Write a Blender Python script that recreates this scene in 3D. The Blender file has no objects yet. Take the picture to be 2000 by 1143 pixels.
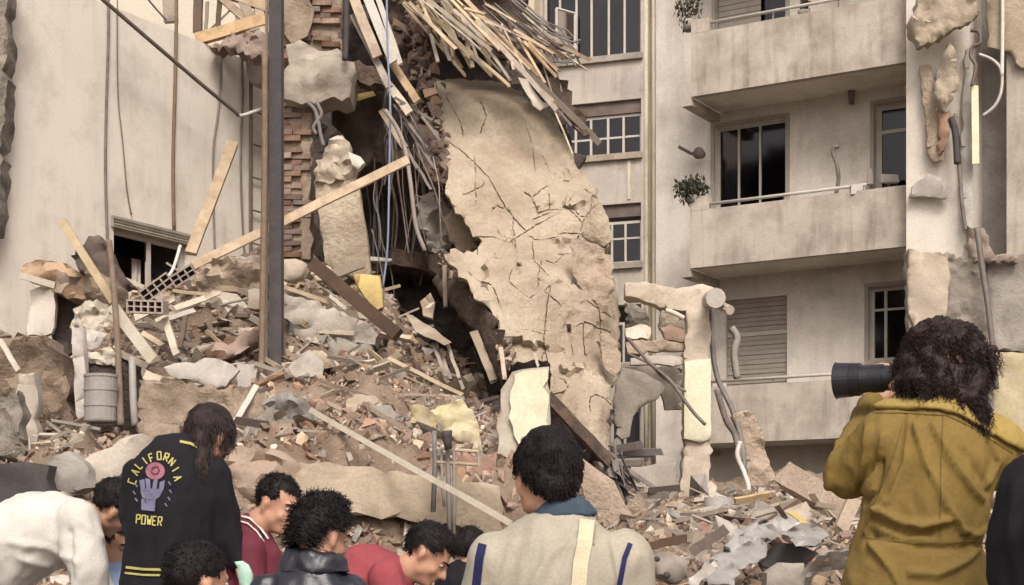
import bpy, bmesh, math, random
from mathutils import Vector, Matrix, noise, Quaternion
from mathutils.geometry import delaunay_2d_cdt
from mathutils.bvhtree import BVHTree
R = random.Random(7)
SC = bpy.context.scene
COL = SC.collection
# ---------------------------------------------------------------- camera, light
F, HY, CZ = 3200.0, 1100.0, 1.15
cd = bpy.data.cameras.new('camera'); cam = bpy.data.objects.new('camera', cd); COL.objects.link(cam)
cd.sensor_width = 36; cd.lens = F/2000*36; cam.location = (0, 0, CZ); cam.rotation_euler = (math.pi/2, 0, 0)
cd.shift_y = (HY-571.5)/2000; cd.clip_end = 2000; SC.camera = cam
W = bpy.data.worlds.new('World'); SC.world = W; W.use_nodes = True
wn = W.node_tree; bg = wn.nodes['Background']
sky = wn.nodes.new('ShaderNodeTexSky'); sky.sky_type = 'NISHITA'; sky.sun_disc = False
SUN_EL, SUN_AZ = math.radians(44), math.radians(172)     # azimuth clockwise from +Y: behind the camera
sky.sun_elevation = SUN_EL; sky.sun_rotation = SUN_AZ; sky.air_density = 1.0; sky.dust_density = 5.0; sky.ozone_density = 1.0
hs = wn.nodes.new('ShaderNodeHueSaturation'); hs.inputs['Saturation'].default_value = 0.22
mx = wn.nodes.new('ShaderNodeMix'); mx.data_type = 'RGBA'; mx.blend_type = 'MULTIPLY'; mx.inputs[0].default_value = 1
mx.inputs[7].default_value = (1.0, .935, .915, 1)
wn.links.new(sky.outputs[0], hs.inputs['Color']); wn.links.new(hs.outputs[0], mx.inputs[6]); wn.links.new(mx.outputs[2], bg.inputs[0])
bg.inputs[1].default_value = 0.14
sl = bpy.data.lights.new('sun', 'SUN'); sl.energy = 1.35; sl.angle = math.radians(18); sl.color = (1, .92, .85)
so = bpy.data.objects.new('sun', sl); COL.objects.link(so)
sd = Vector((math.sin(SUN_AZ)*math.cos(SUN_EL), math.cos(SUN_AZ)*math.cos(SUN_EL), math.sin(SUN_EL)))
so.rotation_euler = (-sd).to_track_quat('-Z', 'Y').to_euler()
SC.view_settings.view_transform = 'Standard'; SC.view_settings.look = 'None'
SC.view_settings.gamma = 1; SC.view_settings.exposure = 0.66; SC.view_settings.use_curve_mapping = False
SC.cycles.max_bounces = 5; SC.cycles.diffuse_bounces = 4

def P(x, y, Y): return Vector(((x-1000)/F*Y, Y, CZ+(HY-y)/F*Y))
def PX(v): return (1000+F*v.x/v.y, HY-F*(v.z-CZ)/v.y)

# ---------------------------------------------------------------- materials
MATS = {}
def pmat(name, c1, c2=None, scale=2.0, rough=.9, bump=.4, bscale=18, isl=0.0, dirt=None, dscale=1.2, damt=.5,
         streak=0.0, metal=0.0, spec=.25, wood=False, stretch=None, bdist=.02):
    m = bpy.data.materials.new(name); m.use_nodes = True; MATS[name] = m
    nt = m.node_tree; N = nt.nodes; L = nt.links; bs = N['Principled BSDF']
    bs.inputs['Roughness'].default_value = rough; bs.inputs['Metallic'].default_value = metal
    bs.inputs['Specular IOR Level'].default_value = spec
    c2 = c2 or tuple(v*.75 for v in c1)
    tc = N.new('ShaderNodeTexCoord'); co = tc.outputs['Object']
    if stretch:
        mp = N.new('ShaderNodeMapping'); mp.inputs['Scale'].default_value = stretch; L.new(co, mp.inputs[0]); co = mp.outputs[0]
    def nz(sc, det=6, rg=.6, src=None):
        n = N.new('ShaderNodeTexNoise'); n.inputs['Scale'].default_value = sc; n.inputs['Detail'].default_value = det
        n.inputs['Roughness'].default_value = rg; L.new(src or co, n.inputs['Vector']); return n.outputs[0]
    def ramp(src, a, b):
        r = N.new('ShaderNodeMapRange'); r.inputs[1].default_value = a; r.inputs[2].default_value = b; L.new(src, r.inputs[0]); return r.outputs[0]
    def mix(f, a, b):
        k = N.new('ShaderNodeMix'); k.data_type = 'RGBA'
        if hasattr(f, 'links'): L.new(f, k.inputs[0])
        else: k.inputs[0].default_value = f
        for i, v in ((6, a), (7, b)):
            if hasattr(v, 'links'): L.new(v, k.inputs[i])
            else: k.inputs[i].default_value = (*v, 1)
        return k.outputs[2]
    col = mix(ramp(nz(scale), .36, .64), c1, c2)
    if dirt:
        f = ramp(nz(dscale, 8, .65), .62-damt*.3, .72)
        if streak:
            mp = N.new('ShaderNodeMapping'); mp.inputs['Scale'].default_value = (1, 1, .12); L.new(tc.outputs['Object'], mp.inputs[0])
            s = ramp(nz(5, 5, .6, mp.outputs[0]), .5, .75)
            mm = N.new('ShaderNodeMath'); mm.operation = 'MULTIPLY_ADD'; L.new(s, mm.inputs[0]); mm.inputs[1].default_value = streak; L.new(f, mm.inputs[2]); mm.use_clamp = True; f = mm.outputs[0]
        g = N.new('ShaderNodeMath'); g.operation = 'MULTIPLY'; L.new(f, g.inputs[0]); g.inputs[1].default_value = min(1, damt+.25)
        col = mix(g.outputs[0], col, dirt)
    if isl:
        ge = N.new('ShaderNodeNewGeometry'); h = N.new('ShaderNodeHueSaturation'); r = N.new('ShaderNodeMapRange')
        r.inputs[3].default_value = 1-isl; r.inputs[4].default_value = 1+isl; L.new(ge.outputs['Random Per Island'], r.inputs[0])
        L.new(r.outputs[0], h.inputs['Value']); L.new(col, h.inputs['Color'])
        w = N.new('ShaderNodeMath'); w.operation = 'MULTIPLY'; w.inputs[1].default_value = 37.7; L.new(ge.outputs['Random Per Island'], w.inputs[0])
        fr = N.new('ShaderNodeMath'); fr.operation = 'FRACT'; L.new(w.outputs[0], fr.inputs[0])
        r2 = N.new('ShaderNodeMapRange'); r2.inputs[3].default_value = .65; r2.inputs[4].default_value = 1.25; L.new(fr.outputs[0], r2.inputs[0]); L.new(r2.outputs[0], h.inputs['Saturation'])
        col = h.outputs[0]
    if name.split('_')[0] in ('wood', 'white', 'concrete', 'brick', 'rust', 'pipe'):   # every piece has its own tone
        oi = N.new('ShaderNodeObjectInfo'); h = N.new('ShaderNodeHueSaturation'); r = N.new('ShaderNodeMapRange'); big = .30 if name.startswith(('wood', 'brick')) else .14
        r.inputs[3].default_value = 1-big*1.2; r.inputs[4].default_value = 1+big*.6; L.new(oi.outputs['Random'], r.inputs[0]); L.new(r.outputs[0], h.inputs['Value'])
        s2 = N.new('ShaderNodeMath'); s2.operation = 'MULTIPLY'; s2.inputs[1].default_value = 23.3; L.new(oi.outputs['Random'], s2.inputs[0])
        f2 = N.new('ShaderNodeMath'); f2.operation = 'FRACT'; L.new(s2.outputs[0], f2.inputs[0]); r4 = N.new('ShaderNodeMapRange'); r4.inputs[3].default_value = .6; r4.inputs[4].default_value = 1.15
        L.new(f2.outputs[0], r4.inputs[0]); L.new(r4.outputs[0], h.inputs['Saturation']); L.new(col, h.inputs['Color']); col = h.outputs[0]
    # grain: fine value variation of the surface itself
    k = N.new('ShaderNodeHueSaturation'); L.new(ramp(nz(bscale*1.7, 4, .7), .2, .8), k.inputs['Value'])
    r3 = N.new('ShaderNodeMapRange'); r3.inputs[1].default_value = .25; r3.inputs[2].default_value = .75; r3.inputs[3].default_value = .82; r3.inputs[4].default_value = 1.12
    L.new(nz(bscale*1.7, 4, .7), r3.inputs[0]); L.new(r3.outputs[0], k.inputs['Value']); L.new(col, k.inputs['Color'])
    L.new(k.outputs[0], bs.inputs['Base Color'])
    if bump:
        b = N.new('ShaderNodeBump'); b.inputs['Strength'].default_value = bump; b.inputs['Distance'].default_value = bdist
        L.new(nz(bscale, 8, .65), b.inputs['Height']); L.new(b.outputs[0], bs.inputs['Normal'])
    return m
def glassmat(name, tint=(.5, .52, .56), op=.35):
    m = bpy.data.materials.new(name); m.use_nodes = True; nt = m.node_tree; N = nt.nodes; L = nt.links
    N.remove(N['Principled BSDF']); o = N['Material Output']
    t = N.new('ShaderNodeBsdfTransparent'); t.inputs[0].default_value = (*tint, 1)
    g = N.new('ShaderNodeBsdfGlossy'); g.inputs['Roughness'].default_value = .08; g.inputs[0].default_value = (.55, .52, .50, 1)
    f = N.new('ShaderNodeFresnel'); f.inputs[0].default_value = 1.5; x = N.new('ShaderNodeMixShader')
    mn = N.new('ShaderNodeMath'); mn.inputs[1].default_value = .03; L.new(f.outputs[0], mn.inputs[0]); L.new(mn.outputs[0], x.inputs[0]); L.new(t.outputs[0], x.inputs[1]); L.new(g.outputs[0], x.inputs[2]); L.new(x.outputs[0], o.inputs[0]); MATS[name] = m; return m

pmat('cream_wall', (.65, .595, .515), (.60, .55, .47), .7, bscale=25, bump=.25, dirt=(.36, .31, .25), dscale=1.1, damt=.42, streak=.4)
pmat('cream_high', (.72, .66, .54), (.66, .60, .49), .7, bump=.1)
pmat('mottled', (.24, .21, .17), (.10, .09, .08), 3.0, bscale=8, bump=.8, bdist=.08, dirt=(.45, .38, .28), dscale=2.5, damt=.4)
pmat('b_front', (.49, .43, .36), (.41, .36, .30), 1.0, bscale=20, bump=.3, dirt=(.20, .165, .13), dscale=1.1, damt=.62, streak=.7)
pmat('b_wall', (.66, .605, .53), (.60, .55, .48), .8, bscale=20, bump=.2, dirt=(.34, .30, .25), dscale=1.0, damt=.5, streak=.4)
pmat('c_wall', (.46, .41, .35), (.37, .33, .28), .8, bscale=12, bump=.3, dirt=(.18, .15, .12), dscale=.6, damt=.4, streak=.6)
pmat('c_plain', (.55, .47, .34), (.48, .41, .30), .8, bscale=12, bump=.3, dirt=(.3, .25, .18), dscale=.6, damt=.3, streak=.3)
pmat('pilaster', (.56, .49, .37), (.46, .40, .30), .8, bscale=12, bump=.3, dirt=(.28, .24, .18), dscale=.8, damt=.4, streak=.6)
pmat('slab', (.45, .38, .28), (.37, .31, .225), 1.4, bscale=11, bump=1, bdist=.05, dirt=(.27, .195, .14), dscale=1.3, damt=.62, streak=.35)
pmat('slab_low', (.42, .335, .25), (.35, .275, .205), 1.1, bscale=12, bump=1, bdist=.05, dirt=(.26, .19, .135), dscale=1.3, damt=.5)
pmat('concrete', (.40, .34, .26), (.30, .25, .19), 1.5, bscale=14, bump=.7, bdist=.03, dirt=(.18, .14, .10), dscale=1.6, damt=.4)
pmat('concrete_grey', (.33, .30, .25), (.24, .21, .18), 1.5, bscale=14, bump=.7, bdist=.03, dirt=(.14, .12, .10), dscale=1.6, damt=.4)
pmat('concrete_pale', (.50, .435, .35), (.41, .35, .28), 1.5, bscale=14, bump=.6, bdist=.02, dirt=(.3, .23, .16), dscale=1.6, damt=.35)
pmat('dust', (.30, .228, .165), (.19, .14, .102), 2.2, bscale=20, bump=1, bdist=.05, dirt=(.13, .085, .06), dscale=1.5, damt=.5)
pmat('rubble', (.35, .265, .195), (.23, .168, .122), .6, bscale=25, bump=.6, isl=.32)
pmat('rubble_red', (.29, .195, .145), (.20, .13, .10), .6, bscale=25, bump=.6, isl=.35, dirt=(.38, .28, .19), dscale=5, damt=.5)
pmat('rubble_pale', (.55, .46, .34), (.42, .34, .25), .6, bscale=25, bump=.5, isl=.25)
pmat('brick', (.185, .095, .065), (.12, .065, .048), 4, bscale=30, bump=.6, dirt=(.36, .27, .19), dscale=4, damt=.45)
pmat('brick_dusty', (.30, .20, .145), (.22, .145, .105), 4, bscale=30, bump=.6, dirt=(.40, .30, .21), dscale=5, damt=.75)
pmat('brick_b', (.24, .135, .095), (.17, .10, .075), 4, bscale=30, bump=.6, dirt=(.42, .33, .23), dscale=4, damt=.5)
pmat('mortar', (.33, .26, .19), (.22, .17, .125), 5, bscale=25, bump=1, bdist=.03)
pmat('wood', (.52, .395, .25), (.38, .28, .175), 2, bscale=30, bump=.3, dirt=(.24, .17, .11), dscale=5, damt=.6)
pmat('wood_pale', (.50, .415, .29), (.40, .32, .215), 2, bscale=30, bump=.3, dirt=(.28, .21, .14), dscale=5, damt=.55)
pmat('wood_grey', (.32, .26, .19), (.22, .175, .13), 2, bscale=30, bump=.4, dirt=(.14, .11, .08), dscale=3, damt=.4)
pmat('wood_dark', (.13, .085, .06), (.08, .055, .04), 2, bscale=30, bump=.4)
pmat('white_board', (.50, .455, .37), (.42, .375, .30), 2, bscale=20, bump=.2, dirt=(.36, .29, .2), dscale=2, damt=.3)
pmat('steel', (.062, .055, .055), (.04, .037, .038), 3, rough=.7, bscale=30, bump=.4, dirt=(.13, .10, .08), dscale=3, damt=.4, streak=.3)
pmat('rust', (.19, .14, .10), (.12, .08, .055), 4, rough=.8, bscale=30, bump=.5, dirt=(.30, .24, .18), dscale=4, damt=.4)
pmat('pipe_grey', (.20, .175, .155), (.14, .12, .105), 4, rough=.6, bump=.2)
pmat('pipe_white', (.62, .57, .48), (.5, .45, .37), 4, rough=.6, bump=.2)
pmat('pipe_blue', (.14, .20, .32), (.2, .25, .33), 4, rough=.5, bump=.1)
pmat('wire', (.11, .09, .08), (.2, .17, .15), 4, rough=.7, bump=.1)
pmat('shade_rubble', (.10, .078, .065), (.055, .045, .040), 2, bscale=9, bump=1, bdist=.1, dirt=(.10, .07, .05), dscale=2.5, damt=.35)  # very dark base colour stands in for shade in hollow, gap and recess
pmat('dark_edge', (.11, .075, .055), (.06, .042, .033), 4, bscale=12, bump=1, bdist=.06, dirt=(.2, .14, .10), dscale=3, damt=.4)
pmat('brown_cloth', (.055, .037, .025), (.035, .025, .018), 2, bump=.4, bscale=6, bdist=.05)
pmat('yellow_plaster', (.50, .44, .24), (.44, .38, .27), 2.5, bscale=14, bump=.4, dirt=(.50, .42, .30), dscale=2.2, damt=.6)
pmat('yellow_paint', (.62, .59, .43), (.54, .50, .36), 2.5, bscale=14, bump=.2, dirt=(.5, .44, .28), dscale=2.2, damt=.25)
pmat('ochre', (.50, .38, .15), (.42, .31, .13), 2.5, bscale=14, bump=.3)
pmat('metal_sheet', (.38, .365, .335), (.28, .265, .245), 3, rough=.5, metal=.25, spec=.5, bscale=9, bump=.5, dirt=(.22, .18, .14), dscale=3, damt=.4)
pmat('drum', (.30, .28, .25), (.24, .22, .20), 2, rough=.55, bump=.2, dirt=(.18, .15, .12), dscale=2, damt=.4, streak=.4)
pmat('frame_white', (.47, .435, .38), (.40, .37, .32), 3, rough=.6, bump=.1)
pmat('frame_brown', (.16, .12, .10), (.11, .085, .07), 3, rough=.6, bump=.1)
pmat('shutter', (.33, .295, .245), (.28, .25, .21), 3, rough=.7, bump=.1)
pmat('curtain', (.50, .46, .40), (.38, .35, .31), 3, bump=.2)
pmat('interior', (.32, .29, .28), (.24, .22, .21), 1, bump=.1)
pmat('foliage', (.05, .055, .028), (.035, .03, .02), 3, bump=.1, isl=.4)
pmat('ground_mat', (.24, .20, .16), (.17, .14, .11), .5, bscale=6, bump=.5)
pmat('blue_curtain', (.06, .10, .22), (.04, .07, .16), 3, bump=.1)
glassmat('glass')

# ---------------------------------------------------------------- object helpers
def tag(o, label=None, cat=None, group=None, kind=None):
    if label: o['label'] = label
    if cat: o['category'] = cat
    if group: o['group'] = group
    if kind: o['kind'] = kind
    return o
def empty(name, loc=(0, 0, 0), rz=0, **k):
    o = bpy.data.objects.new(name, None); COL.objects.link(o); o.location = loc; o.rotation_euler = (0, 0, rz); o.empty_display_size = .2
    return tag(o, **k)
def wm(o):   # world matrix of a freshly made chain
    m = Matrix.LocRotScale(o.location, o.rotation_euler, o.scale)
    return wm(o.parent) @ m if o.parent else m
class MB:
    def __init__(s): s.v = []; s.f = []
    def add(s, vs, fs):
        b = len(s.v); s.v += [tuple(v) for v in vs]; s.f += [tuple(i+b for i in f) for f in fs]; return s
    def box(s, c, size, M=None, jit=0):
        hx, hy, hz = size[0]/2, size[1]/2, size[2]/2; vs = []
        for x in (-hx, hx):
            for y in (-hy, hy):
                for z in (-hz, hz):
                    p = Vector((x, y, z))
                    if jit: p += Vector((R.uniform(-jit, jit), R.uniform(-jit, jit), R.uniform(-jit, jit)))
                    if M: p = M @ p
                    vs.append(p+Vector(c))
        return s.add(vs, [(0, 1, 3, 2), (4, 6, 7, 5), (0, 4, 5, 1), (2, 3, 7, 6), (0, 2, 6, 4), (1, 5, 7, 3)])
    def beam(s, a, b, w, t, segs=1, jit=0, roll=0):
        a = Vector(a); b = Vector(b); d = (b-a); ln = d.length; d.normalize()
        side = d.cross(Vector((0, 1, 0))); side = side.normalized() if side.length > .05 else Vector((1, 0, 0))
        nn = side.cross(d).normalized()
        if roll: q = Quaternion(d, roll); side = q @ side; nn = q @ nn
        vs = []; fs = []
        for i in range(segs+1):
            c = a+(b-a)*(i/segs)
            if 0 < i < segs and jit: c = c+Vector((R.uniform(-jit, jit), R.uniform(-jit, jit), R.uniform(-jit, jit)))*.3
            e = 1
            for (p, q) in ((-1, -1), (1, -1), (1, 1), (-1, 1)):
                ej = d*R.uniform(-jit, jit) if i in (0, segs) else Vector()
                vs.append(c+side*(p*w/2)+nn*(q*t/2)+ej)
        for i in range(segs):
            for k in range(4): fs.append((i*4+k, i*4+(k+1) % 4, i*4+4+(k+1) % 4, i*4+4+k))
        fs += [(3, 2, 1, 0), tuple(segs*4+k for k in range(4))]
        return s.add(vs, fs)
    def tube(s, pts, r, n=6, r2=None):
        pts = [Vector(p) for p in pts]; vs = []; fs = []; m = len(pts)
        up = Vector((.13, 1, .07)).normalized()
        for i, p in enumerate(pts):
            d = (pts[min(i+1, m-1)]-pts[max(i-1, 0)]).normalized(); a = d.cross(up)
            a = a.normalized() if a.length > .01 else Vector((1, 0, 0)); b = d.cross(a)
            rr = r if r2 is None else r+(r2-r)*i/(m-1)
            for k in range(n):
                t = 2*math.pi*k/n; vs.append(p+a*(rr*math.cos(t))+b*(rr*math.sin(t)))
        for i in range(m-1):
            for k in range(n): fs.append((i*n+k, i*n+(k+1) % n, (i+1)*n+(k+1) % n, (i+1)*n+k))
        fs += [tuple(range(n))[::-1], tuple((m-1)*n+k for k in range(n))]
        return s.add(vs, fs)
    def mesh(s, name, off=None):
        me = bpy.data.meshes.new(name)
        vs = s.v if off is None else [(v[0]-off[0], v[1]-off[1], v[2]-off[2]) for v in s.v]
        me.from_pydata(vs, [], s.f); me.update(); return me
    def build(s, name, mat, parent=None, smooth=False, local=False, origin=None, **k):
        """vertices are world coordinates unless local; origin = where the object's origin goes"""
        if parent and not local:
            inv = wm(parent).inverted(); s.v = [tuple(inv @ Vector(v)) for v in s.v]
        off = None
        if not parent and not local:
            if origin is None:
                n = len(s.v); xs = [v[0] for v in s.v]; ys = [v[1] for v in s.v]; zs = [v[2] for v in s.v]
                origin = ((min(xs)+max(xs))/2, (min(ys)+max(ys))/2, min(zs))
            off = origin
        me = s.mesh(name, off); me.materials.append(MATS[mat] if isinstance(mat, str) else mat)
        if smooth: me.polygons.foreach_set('use_smooth', [True]*len(me.polygons))
        o = bpy.data.objects.new(name, me); COL.objects.link(o)
        if off: o.location = off
        if parent: o.parent = parent
        return tag(o, **k)
def copy_of(o, parent=None, loc=None, rot=None, scale=None):
    c = o.copy(); COL.objects.link(c)
    if parent is not None: c.parent = parent
    if loc is not None: c.location = loc
    if rot is not None: c.rotation_euler = rot
    if scale is not None: c.scale = scale
    return c
def fbm(p, sc=1.0, seed=0.0, oct=4):
    return noise.fractal(Vector((p[0]*sc+seed, p[1]*sc-seed*1.7, p[2]*sc+seed*.6)), .9, 2.1, oct, noise_basis='PERLIN_ORIGINAL')
def solve_plane(p3):
    (x1, y1, a), (x2, y2, b), (x3, y3, c) = p3
    a, b, c = 1/a, 1/b, 1/c
    M = Matrix(((1, x1, y1), (1, x2, y2), (1, x3, y3))).inverted(); k = M @ Vector((a, b, c))
    return lambda x, y: 1/(k[0]+k[1]*x+k[2]*y)
def slab_mb(outline, depth, thick=.15, res=.12, rough=.03, edge=.03, nsc=1.6, cracks=(), cw=.02, cdp=.06, seed=0, back=None, bend=None):
    """a broken plate with real thickness whose outline is traced in the photograph and laid on a plane in space"""
    if isinstance(depth, (int, float)): d0 = depth; dep = lambda x, y: d0
    elif isinstance(depth, (list, tuple)): dep = solve_plane(depth)
    else: dep = depth
    res = res*.6 if rough >= .04 else res
    rr = random.Random(int(seed*13)+len(outline)); ym = sum(dep(*p[:2]) for p in outline)/len(outline)
    step = res*F/ym; ej = edge*F/ym
    pts = []; n = len(outline)
    for i in range(n):
        a = Vector(outline[i]); b = Vector(outline[(i+1) % n]); L = (b-a).length; m = max(1, int(L/step))
        pr = Vector((-(b-a).y, (b-a).x)).normalized() if L > 0 else Vector((0, 0))
        for k in range(m):
            j = fbm((a.x*.02+k*.7, a.y*.03, i), 1.7, seed)*ej*1.6 if k else 0
            j += rr.uniform(-ej, ej)*.35
            pts.append(a+(b-a)*(k/m)+pr*j)
    nb = len(pts); con = [(i, (i+1) % nb) for i in range(nb)]
    xs = [p.x for p in pts]; ys = [p.y for p in pts]
    extra = []
    for cl in cracks:
        for i in range(len(cl)-1):
            a = Vector(cl[i]); b = Vector(cl[i+1]); m = max(1, int((b-a).length/(step*.5))); pr = Vector((-(b-a).y, (b-a).x)).normalized()
            cwp = cw*F/ym
            for k in range(m+1):
                c = a+(b-a)*(k/m)+pr*rr.uniform(-1, 1)*cwp*.6
                for q in (-1, 0, 1): extra.append((c+pr*(q*cwp), -1 if q == 0 else 0))
    def inside(x, y):
        c = False; j = nb-1
        for i in range(nb):
            if (pts[i].y > y) != (pts[j].y > y) and x < (pts[j].x-pts[i].x)*(y-pts[i].y)/(pts[j].y-pts[i].y)+pts[i].x: c = not c
            j = i
        return c
    ins = []
    y = min(ys)+step*.5
    while y < max(ys):
        x = min(xs)+step*.5
        while x < max(xs):
            q = Vector((x+rr.uniform(-.3, .3)*step, y+rr.uniform(-.3, .3)*step))
            if inside(q.x, q.y): ins.append((q, 0))
            x += step
        y += step
    ins += [(e, fl) for e, fl in extra if inside(e.x, e.y)]
    allp = pts+[e for e, _ in ins]; fl = [0]*nb+[f for _, f in ins]
    vo, eo, fo, ov, oe, of = delaunay_2d_cdt(allp, con, [], 1, 1e-4)
    isb = [False]*len(vo); cr = [0]*len(vo)
    for i, src in enumerate(ov):
        for q in src:
            if q < nb: isb[i] = True
            elif fl[q]: cr[i] = 1
    V = []; nv = len(vo)
    for i, q in enumerate(vo):
        Y = dep(q.x, q.y); p = P(q.x, q.y, Y)
        if bend: p = bend(p, q)
        dd = fbm(p, nsc, seed)*rough*2+fbm(p, nsc*4, seed+5)*rough*.6+fbm(p, nsc*11, seed+2)*min(rough*.3, .012)
        if cr[i]: dd += cdp*max(.1, min(1, .55+1.6*noise.noise(p*2.3)))
        if isb[i]: dd += rr.uniform(0, min(.3*thick, .035))
        V.append(p+Vector((0, dd, 0)))
    B = []
    bk = Vector(back) if back else Vector((0, 1, 0))
    for i, q in enumerate(vo):
        p = V[i]; w = thick*(.75+.35*fbm(p, nsc*2, seed+9)); B.append(p+bk*w)
    fs = []
    ec = {}
    for f in fo:
        f = tuple(f)
        ar = sum(vo[f[i]].x*vo[f[(i+1) % len(f)]].y-vo[f[(i+1) % len(f)]].x*vo[f[i]].y for i in range(len(f)))
        if ar < 0: f = f[::-1]
        fs.append(f[::-1]); fs.append(tuple(i+nv for i in f))
        for i in range(len(f)): ec[(f[i], f[(i+1) % len(f)])] = 1
    for (a, b) in list(ec):
        if (b, a) not in ec: fs.append((a, b, b+nv, a+nv))
    mb = MB(); mb.add(V+B, fs); return mb
def slab(name, outline, depth, mat, label=None, cat=None, group=None, parent=None, kind=None, smooth=False, **k):
    o = slab_mb(outline, depth, **k).build(name, mat, parent, smooth=True, label=label, cat=cat, group=group, kind=kind)
    if not smooth: o.data.set_sharp_from_angle(angle=math.radians(46))
    return o
def plank(a, b, w, mat='wood', label=None, name='timber_plank', cat='plank', group=None, t=None, jit=.016, parent=None, roll=0, segs=5):
    A = P(*a); Bp = P(*b); return MB().beam(A, Bp, w, t or w*.45, segs, jit, roll).build(name, mat, parent, label=label, cat=cat, group=group)
def curve_pts(pts, n=6):
    pts = [Vector(p) for p in pts]; out = []
    for i in range(len(pts)-1):
        p0 = pts[max(i-1, 0)]; p1 = pts[i]; p2 = pts[i+1]; p3 = pts[min(i+2, len(pts)-1)]
        for k in range(n):
            t = k/n; out.append(.5*((2*p1)+(-p0+p2)*t+(2*p0-5*p1+4*p2-p3)*t*t+(-p0+3*p1-3*p2+p3)*t**3))
    return out+[pts[-1]]
def cable(pts, r, mat='wire', label=None, name='cable', cat='cable', group=None, parent=None, n=5, smooth=True):
    return MB().tube(curve_pts([P(*p) for p in pts], n), r, 6).build(name, mat, parent, smooth=smooth, label=label, cat=cat, group=group)

# chunk templates: small faceted hulls
def hull_tpl(sx, sy, sz, n=11, boxy=.6):
    bm = bmesh.new()
    for i in range(n):
        v = Vector((R.uniform(-1, 1), R.uniform(-1, 1), R.uniform(-1, 1)))
        m = max(abs(c) for c in v); v = v/m*R.uniform(.75, 1)*boxy+v.normalized()*(1-boxy)
        bm.verts.new((v.x*sx, v.y*sy, v.z*sz))
    r = bmesh.ops.convex_hull(bm, input=bm.verts)
    bmesh.ops.delete(bm, geom=[e for e in r['geom_interior'] if isinstance(e, bmesh.types.BMVert)], context='VERTS')
    bm.verts.index_update(); out = ([v.co.copy() for v in bm.verts], [tuple(v.index for v in f.verts) for f in bm.faces]); bm.free(); return out
CH = [hull_tpl(R.uniform(.7, 1.2), R.uniform(.6, 1), R.uniform(.35, .8)) for _ in range(22)]
FLAT = [hull_tpl(R.uniform(.9, 1.4), R.uniform(.6, 1), R.uniform(.12, .3), 10, .8) for _ in range(10)]
def rrot(tilt=math.pi): return Matrix.Rotation(R.uniform(0, 6.28), 3, 'Z') @ Matrix.Rotation(R.uniform(-tilt, tilt), 3, 'X') @ Matrix.Rotation(R.uniform(-tilt, tilt), 3, 'Y')

class Frame:
    def __init__(s, px, Y, u):
        s.o = Vector(((px-1000)/F*Y, Y, 0)); s.u = Vector((u[0], u[1], 0)).normalized(); s.n = Vector((-s.u.y, s.u.x, 0))
        s.rz = math.atan2(s.u.y, s.u.x)
    def uz(s, px, py, off=0):
        d = Vector(((px-1000)/F, 1, (HY-py)/F)); o = s.o+s.n*off; t = o.dot(s.n)/d.dot(s.n); p = d*t; p.z += CZ
        return ((p-o).dot(s.u), p.z)
    def root(s, name, **k): return empty(name, s.o, s.rz, **k)
def wall_holes(u0, u1, z0, z1, holes, n0, th):
    """local wall: front at n0, back at n0+th, with openings and reveals"""
    us = sorted({u0, u1, *[h[0] for h in holes], *[h[1] for h in holes]}); zs = sorted({z0, z1, *[h[2] for h in holes], *[h[3] for h in holes]})
    us = [u for u in us if u0 <= u <= u1]; zs = [z for z in zs if z0 <= z <= z1]
    def hole(i, j):
        if i < 0 or j < 0 or i >= len(us)-1 or j >= len(zs)-1: return True
        cu = (us[i]+us[i+1])/2; cz = (zs[j]+zs[j+1])/2
        return any(h[0] < cu < h[1] and h[2] < cz < h[3] for h in holes)
    mb = MB(); nu = len(us); idx = lambda i, j, b: (j*nu+i)*2+b; vs = []
    for z in zs:
        for u in us: vs += [(u, n0, z), (u, n0+th, z)]
    fs = []
    for i in range(nu-1):
        for j in range(len(zs)-1):
            if hole(i, j): continue
            fs.append((idx(i, j, 0), idx(i+1, j, 0), idx(i+1, j+1, 0), idx(i, j+1, 0)))
            fs.append((idx(i, j, 1), idx(i, j+1, 1), idx(i+1, j+1, 1), idx(i+1, j, 1)))
            if hole(i-1, j): fs.append((idx(i, j, 0), idx(i, j+1, 0), idx(i, j+1, 1), idx(i, j, 1)))
            if hole(i+1, j): fs.append((idx(i+1, j, 0), idx(i+1, j, 1), idx(i+1, j+1, 1), idx(i+1, j+1, 0)))
            if hole(i, j-1): fs.append((idx(i, j, 0), idx(i, j, 1), idx(i+1, j, 1), idx(i+1, j, 0)))
            if hole(i, j+1): fs.append((idx(i, j+1, 0), idx(i+1, j+1, 0), idx(i+1, j+1, 1), idx(i, j+1, 1)))
    return mb.add(vs, fs)
def lbox(u0, u1, n0, n1, z0, z1): return ((u0+u1)/2, (n0+n1)/2, (z0+z1)/2), (u1-u0, n1-n0, z1-z0)
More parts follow.
